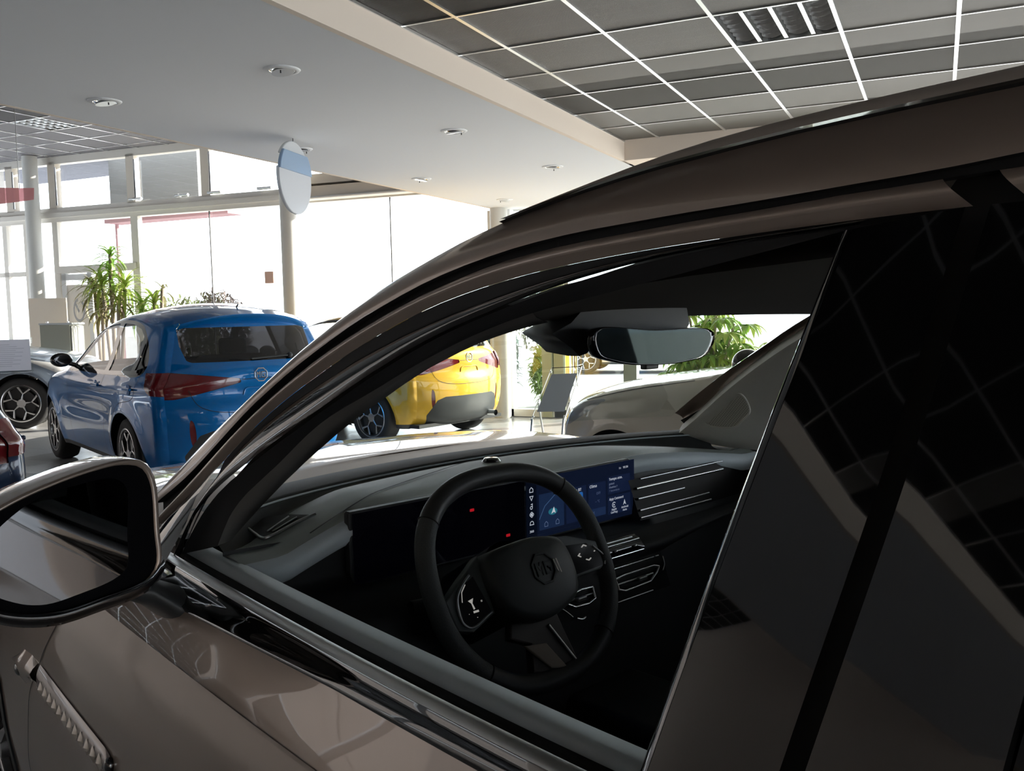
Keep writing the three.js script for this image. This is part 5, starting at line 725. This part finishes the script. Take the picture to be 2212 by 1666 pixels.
  M('headliner', loft(rows.map(([da, dy]) => Array.from({ length: 31 }, (_, i) => { const t = i / 15 - 1, h = hdr(t); return [h[0] + da, h[1] + dy - 0.05 * Math.abs(t) ** 6 * clamp(-da / 0.4), t * (0.62 + 0.03 * clamp(-da / 0.3))]; }))), mat.headliner, suv);
  const A5r = lin(A5.filter((p) => p[0] < 0.95), 40);
  M('cant_lining', loft([A5r.map((p) => SP(LS, 0.03)(p)), A5r.map((p) => { const q = SP(LS, 0.08)(p); return [q[0], q[1] + 0.012, q[2]]; }), A5r.map((p) => { const q = SP(LS, 0.16)(p); return [q[0], q[1] + 0.03, q[2]]; })]), mat.headliner, suv);
  // rear-view mirror
  const rv = G('rear_view_mirror', suv), A = 1.08;
  const glassO = crv([[-0.222, 1.412], [-0.215, 1.376], [-0.168, 1.36], [-0.082, 1.349], [0.04, 1.349], [0.108, 1.361], [0.131, 1.39], [0.124, 1.404], [-0.05, 1.411]], 70, true);
  const cs = [-0.04, 1.385], sc = (k, a, dz = 0) => glassO.map(([z, y]) => [a, cs[1] + (y - cs[1]) * k, cs[0] + dz + (z - cs[0]) * k]);
  M('mirror_shell', loft([sc(0.97, A), sc(1.04, A - 0.002), sc(1.06, A + 0.008), sc(0.98, A + 0.03), sc(0.7, A + 0.05), sc(0.2, A + 0.055)], true), mat.glossBlack, rv);
  M('mirror_glass', frame(new THREE.ShapeGeometry(shape(glassO.map(([z, y]) => [cs[0] + (z - cs[0]) * 0.97, cs[1] + (y - cs[1]) * 0.97]))), [A - 0.0005, 0, 0], [0, 0, 1], [0, 1, 0], [-1, 0, 0]), std(0.014, 0.02, 0.02, 0.03, 1), rv);
  M('sensor_cover', [loft([[1.1, 1], [1.13, 1], [1.2, 0.9], [1.26, 0.6]].map(([a, k]) => [[-0.29, 1.412], [-0.24, 1.43], [-0.2, 1.46], [0.1, 1.46], [0.11, 1.42], [0.09, 1.4], [-0.1, 1.395], [-0.22, 1.37], [-0.24, 1.385]].map(([z, y]) => [a + 0.02, 1.425 + (y - 1.425) * k, -0.06 + (z + 0.06) * k])), true), frame(new THREE.ShapeGeometry(shape([[-0.29, 1.412], [-0.24, 1.43], [-0.2, 1.46], [0.1, 1.46], [0.11, 1.42], [0.09, 1.4], [-0.1, 1.395], [-0.22, 1.37], [-0.24, 1.385]])), [1.12, 0, 0], [0, 0, 1], [0, 1, 0], [-1, 0, 0])], mat.plastic, rv);
  M('dim_sensor', bx(A + 0.005, A + 0.02, 1.338, 1.352, -0.075, -0.035, 0.003), mat.plastic, rv);
  // seats and console, in the dark
  for (const z of [-0.37, 0.37]) { const s = G('front_seat', suv); M('cushion', [box(0.52, 0.16, 0.5, 0.55, 0.55, z, 0.06)], mat.seat, s); M('backrest', [box(0.16, 0.66, 0.5, 0, 0, 0, 0.06).rotateZ(0.3).translate(0.2, 0.9, z)], mat.seat, s); M('headrest', [box(0.1, 0.18, 0.27, 0.03, 1.32, z, 0.04)], mat.seat, s); }
  M('centre_console', [bx(0.2, 1.35, 0.3, 0.66, -0.12, 0.12, 0.03)], mat.plastic, suv);
  M('cabin_floor', [bx(-1.9, 1.9, 0.27, 0.32, -0.75, 0.75), bx(1.62, 1.66, 0.3, 1.05, -0.75, 0.75), bx(-1.9, -1.0, 0.3, 1.0, -0.7, 0.7, 0.05)], mat.rubber, suv);
}
// ---------- plants ----------
const leafM = [std(0.2, 0.36, 0.05, 0.5, 0, { transmission: 0.35, thickness: 0 }), std(0.34, 0.44, 0.08, 0.5, 0, { transmission: 0.35, thickness: 0 }), std(0.22, 0.2, 0.08, 0.6, 0, { transmission: 0.3, thickness: 0 })];
const bark = std(0.34, 0.28, 0.22, 0.9);
function blade(L, w, droop, pitch, yaw, o) { // one sword leaf: folded strip, arching
  const rows = [[], [], []];
  for (let i = 0; i <= 6; i++) { const t = i / 6, ww = w * Math.sin(Math.PI * (0.12 + 0.88 * t)) ** 0.8 * (1 - t * 0.3), el = pitch - droop * t, x = L * t * Math.cos(el), y = L * t * Math.sin(el);
    const p = (s) => { const lx = x, lz = s * ww / 2, yy = y + Math.abs(s) * ww * 0.2; return [o[0] + lx * Math.cos(yaw) - lz * Math.sin(yaw), o[1] + yy, o[2] + lx * Math.sin(yaw) + lz * Math.cos(yaw)]; };
    rows[0].push(p(-1)); rows[1].push(p(0)); rows[2].push(p(1)); }
  return loft(rows);
}
function yucca(name, label, pos, stems, pot) {
  const t = thing(name, label, 'plant', pos);
  for (const [x, z, h, n, L, k] of stems) {
    M('stem', tube([[x * 0.3, 0.4, z * 0.3], [x * 0.6, h * 0.5, z * 0.7], [x, h, z]], 0.028, 12, 7), bark, t);
    const g = []; for (let i = 0; i < n; i++) g.push(blade(L * (0.75 + 0.5 * rnd()), 0.06, 0.5 + rnd() * 0.9, -0.5 + 1.9 * Math.sqrt(i / n), i * 2.4 + rnd(), [x, h - 0.12 + 0.14 * i / n, z]));
    M('leaf_rosette', g, leafM[k], t);
  }
  if (pot) M('pot', lathe([[0.01, 0], [0.17, 0], [0.22, 0.38], [0.225, 0.42], [0.2, 0.42], [0.19, 0.36], [0.01, 0.36]], 28), pot, t);
  return t;
}
const grey = std(0.36, 0.35, 0.32, 0.7);
yucca('yucca', 'spiky yucca with brownish lower leaves behind the blue hatchback', [-12.25, 0, -10.62], [[-0.1, 0, 1.98, 44, 0.42, 2], [0.1, 0.05, 1.65, 36, 0.38, 2]], grey);
yucca('yucca', 'tall yucca with a high top shoot in front of the window', [-11.85, 0, -10.5], [[0.02, 0, 2.5, 26, 0.32, 0], [0.0, 0.0, 2.25, 20, 0.32, 0], [-0.16, 0.02, 2.05, 44, 0.45, 1], [0.3, 0, 2.0, 46, 0.45, 1], [0.2, 0.05, 1.75, 36, 0.4, 2]], grey);
yucca('yucca', 'low yucca with a slanting shoot above the blue car roof', [-11.2, 0, -10.65], [[0.1, 0, 1.74, 36, 0.38, 1], [0.28, 0, 1.95, 8, 0.22, 2], [-0.15, 0, 1.66, 34, 0.38, 0]], grey);
// palmate plant in the sun by the window
{
  const t = thing('umbrella_plant', 'sunlit umbrella plant with fingered leaves seen past the rear-view mirror', 'plant', [-2.35, 0, -10.3]);
  M('pot', lathe([[0.01, 0], [0.2, 0], [0.26, 0.4], [0.24, 0.42], [0.22, 0.37], [0.01, 0.37]], 28), std(0.5, 0.48, 0.45, 0.7), t);
  const stems = [];
  for (let s = 0; s < 15; s++) {
    const a = s * 2.4, r = 0.12 + 0.4 * rnd(), h = 0.85 + 0.65 * rnd(), top = [Math.cos(a) * r * 1.3, h, Math.sin(a) * r * 0.8];
    M('stem', tube([[Math.cos(a) * 0.06, 0.36, Math.sin(a) * 0.06], [top[0] * 0.5, h * 0.6, top[2] * 0.5], top], 0.012, 10, 6), bark, t);
    for (let k = 0; k < 7; k++) {
      const b = k * 2.4 + s, hh = h - 0.08 * k, L0 = 0.16 + 0.07 * rnd(), c = [top[0] * (hh / h) + Math.cos(b) * L0, hh + 0.06, top[2] * (hh / h) + Math.sin(b) * L0], g = [bar([top[0] * (hh / h), hh - 0.02, top[2] * (hh / h)], c, 0.004, 5)];
      for (let f = 0; f < 8; f++) g.push(blade(0.19 + 0.06 * rnd(), 0.07, 0.7, 0.25 - 0.3 * rnd(), f * Math.PI / 4 + b, c));
      M('leaf_hand', g, leafM[(s + k) % 2], t);
    }
  }
}
// clipped shrubs outside the glass
function shrub(name, label, pos, rx, ry, rz, n, size, mt, cat = 'shrub') {
  const t = thing(name, label, cat, pos), g = [];
  for (let i = 0; i < n; i++) { const a = rnd() * 6.283, u = rnd() * 2 - 1, r = Math.cbrt(0.35 + 0.65 * rnd()), q = Math.sqrt(1 - u * u); const o = [Math.cos(a) * q * rx * r, ry + u * ry * r, Math.sin(a) * q * rz * r]; g.push(blade(size * (0.6 + 0.8 * rnd()), size * 0.35, 0.6, rnd() * 2 - 0.5, rnd() * 6.283, o)); }
  M('foliage', g, mt, t); M('trunk', tube([[0, -0.02 - pos[1], 0], [0.04, ry * 0.5, 0], [0, ry, 0]], 0.035, 8, 6), bark, t); return t;
}
shrub('shrub', 'dark blue green shrub outside the glass between yellow car and olive post', [-6.2, 0.0, -12.75], 0.32, 0.74, 0.3, 1300, 0.15, std(0.05, 0.11, 0.08, 0.6, 0, { transmission: 0.2, thickness: 0 }));
shrub('shrub', 'bright green feathery bush outside beside the olive post', [-5.5, 0.0, -13.15], 0.28, 0.5, 0.3, 1200, 0.13, std(0.2, 0.3, 0.08, 0.6, 0, { transmission: 0.3, thickness: 0 }));
shrub('shrub', 'bare twiggy bush with pale leaves above the feathery bush', [-5.9, 0.7, -13.9], 0.5, 0.6, 0.3, 420, 0.12, std(0.2, 0.2, 0.14, 0.7));
shrub('shrub', 'reddish domed bush far outside the window wall', [-16.3, 0.0, -17.6], 0.95, 1.08, 0.6, 2200, 0.17, std(0.09, 0.065, 0.055, 0.8));
shrub('shrub', 'pale green hedge tops outside above the blue roof', [-14.5, 0.0, -14.6], 1.1, 0.97, 0.3, 1300, 0.16, std(0.12, 0.14, 0.05, 0.8));
// ---------- furnishings at the far left ----------
{
  const t = thing('display_board', 'tall cream display board behind the silver car', 'board', [-13.62, 0, -10.75], 0.6);
  M('board', bx(-0.3, 0.3, 0.04, 1.87, -0.03, 0.03, 0.008), std(0.82, 0.76, 0.69, 1, 0, { transmission: 0.35, thickness: 0 }), t); M('foot', bx(-0.3, 0.3, 0, 0.04, -0.18, 0.18, 0.01), mat.satin, t);
  const p = thing('planter_cabinet', 'pale grey green cabinet beside the yuccas behind the blue car', 'cabinet', [-12.85, 0, -10.3], 0.5);
  M('carcass', bx(-0.16, 0.3, 0.02, 1.42, -0.2, 0.3, 0.01), std(0.5, 0.5, 0.42, 0.7), p); M('side_panel', bx(0.31, 0.33, 0.02, 1.4, -0.19, 0.29, 0.005), std(0.58, 0.57, 0.5, 0.7), p); M('top_edge', bx(-0.17, 0.34, 1.42, 1.45, -0.21, 0.31, 0.006), mat.white, p);
  for (const s of [-1, 1]) M('hinge_pin', new THREE.CylinderGeometry(0.02, 0.02, 0.03, 10).translate(0.08 + s * 0.16, 1.46, 0.2), mat.chrome, p);
}
{ // price sheet in an acrylic stand by the silver car
  const t = thing('price_stand', 'white price sheet in a clear stand in front of the silver car', 'sign', [-8.13, 0, -5.92], 0.94);
  const sheet = canvasTex(256, 256, (c) => { c.fillStyle = '#dddbe6'; c.fillRect(0, 0, 256, 256); c.fillStyle = '#b9b8c6'; for (let i = 0; i < 12; i++) c.fillRect(30, 40 + i * 16, 120 + (i * 37) % 80, 4); });
  M('sheet', new THREE.PlaneGeometry(0.42, 0.3).translate(0, 1.15, 0.004), std(1, 1, 1, 1, 0, { map: sheet, transmission: 0.5, thickness: 0 }), t); M('acrylic_panel', bx(-0.23, 0.23, 0.98, 1.32, -0.004, 0.002), mat.clear, t);
  M('pole', new THREE.CylinderGeometry(0.01, 0.01, 1.0, 10).translate(-0.12, 0.5, 0), mat.satin, t); M('foot', new THREE.CylinderGeometry(0.15, 0.15, 0.015, 24).translate(-0.12, 0.008, 0), mat.satin, t);
}
{ // leaning notice in a clear easel by the yellow car
  const t = thing('notice_easel', 'dark grey notice in a clear acrylic easel between yellow and beige cars', 'sign', [-3.4, 0, -8.2]);
  const P = [[-3.55, 0.43, -8.0], [-3.23, 0.43, -8.1], [-3.24, 0.89, -8.6], [-3.54, 0.88, -8.5]].map((p) => [p[0] + 3.4, p[1], p[2] + 8.2]);
  const B = (u, v, d = 0) => { const q = [0, 1, 2].map((k) => lerp(lerp(P[0][k], P[1][k], u), lerp(P[3][k], P[2][k], u), v)); return [q[0], q[1] - d * 0.75, q[2] + d * 0.65]; };
  const quad = (u0, u1, v0, v1, d) => loft([[B(u0, v0, d), B(u1, v0, d)], [B(u0, v1, d), B(u1, v1, d)]]);
  const nt = canvasTex(128, 256, (c) => { c.fillStyle = '#565d6c'; c.fillRect(0, 0, 128, 256); c.fillStyle = '#6a7180'; for (let i = 0; i < 16; i++) c.fillRect(14, 30 + i * 12, 60 + (i * 29) % 40, 3); });
  M('notice', quad(0.1, 0.9, 0.13, 0.88, -0.004), std(0.3, 0.32, 0.37, 0.7), t);
  M('acrylic_panel', [quad(0, 1, 0, 1, 0), quad(0, 1, 0, 1, 0.008)], mat.clear, t);
  for (const [u, v] of [[0.05, 0.06], [0.95, 0.06], [0.05, 0.95], [0.95, 0.95]]) M('fixing', new THREE.SphereGeometry(0.012, 10, 8).translate(...B(u, v, 0.01)), mat.chrome, t);
  for (const u of [0.02, 0.98]) M('edge_rail', bar(B(u, -0.02), B(u, 1.02), 0.006, 6), mat.alu, t);
  M('top_rail', bar(B(0, 1.02), B(1, 1.02), 0.004, 6), mat.rubber, t);
  for (const u of [0.05, 0.95]) M('leg', [bar(B(u, 0), [B(u, 0)[0], 0.0, B(u, 0)[2] + 0.12], 0.012, 8), bar(B(u, 0.3), [B(u, 0)[0], 0.0, B(u, 0)[2] - 0.35], 0.01, 8)], mat.satin, t);
}
{ // hanging disc under the soffit
  const t = thing('hanging_disc', 'white and pale blue round disc hanging below the ceiling', 'decoration', [-4.72, 2.57, -6.05], 102.5 * R);
  const f = (y0, y1, m, zs) => { const pts = []; for (let i = 0; i <= 40; i++) { const y = lerp(y0, y1, i / 40); pts.push([Math.sqrt(Math.max(0, 0.29 * 0.29 - y * y)), y]); } return extr([...pts, ...pts.slice().reverse().map(([x, y]) => [-x, y])], 0.03, 0.008).translate(0, 0, -0.015 + zs); };
  const w = std(0.62, 0.64, 0.68, 0.4, 0, { transmission: 0.25, thickness: 0 });
  M('lower_panel', f(-0.29, 0.06, w, 0), w, t); M('blue_panel', f(0.045, 0.2, w, 0.012), std(0.3, 0.43, 0.6, 0.35, 0, { transmission: 0.25, thickness: 0 }), t); M('top_panel', f(0.17, 0.29, w, -0.006), std(0.5, 0.52, 0.54, 0.4), t);
  M('cord', bar([0, 0.285, 0], [0, SOF - 2.57, 0], 0.003, 6), mat.rubber, t);
}
{ // pink pennant
  const t = thing('pennant', 'pink cloth pennant hanging at the upper left corner', 'banner', [-9.65, 2.92, -7.0], 25 * R);
  M('cloth', loft([0, 1, 2, 3, 4].map((k) => Array.from({ length: 21 }, (_, i) => { const u = i / 20, v = k / 4; return [-0.9 + u * 1.35, 0.08 - 0.03 * u - v * 0.22 * (1 - 0.25 * u * u * 1.6), 0.03 * Math.sin(u * 5 + v)]; }))), std(0.75, 0.33, 0.34, 0.7, 0, { transmission: 0.25, thickness: 0 }), t);
  M('cord', [bar([-0.4, 0.06, 0], [-0.4, HIGH - 2.92, 0], 0.004, 6), bar([0.3, 0.03, 0], [0.3, HIGH - 2.92, 0], 0.004, 6)], mat.satin, t);
}
renderer.render(scene, camera);
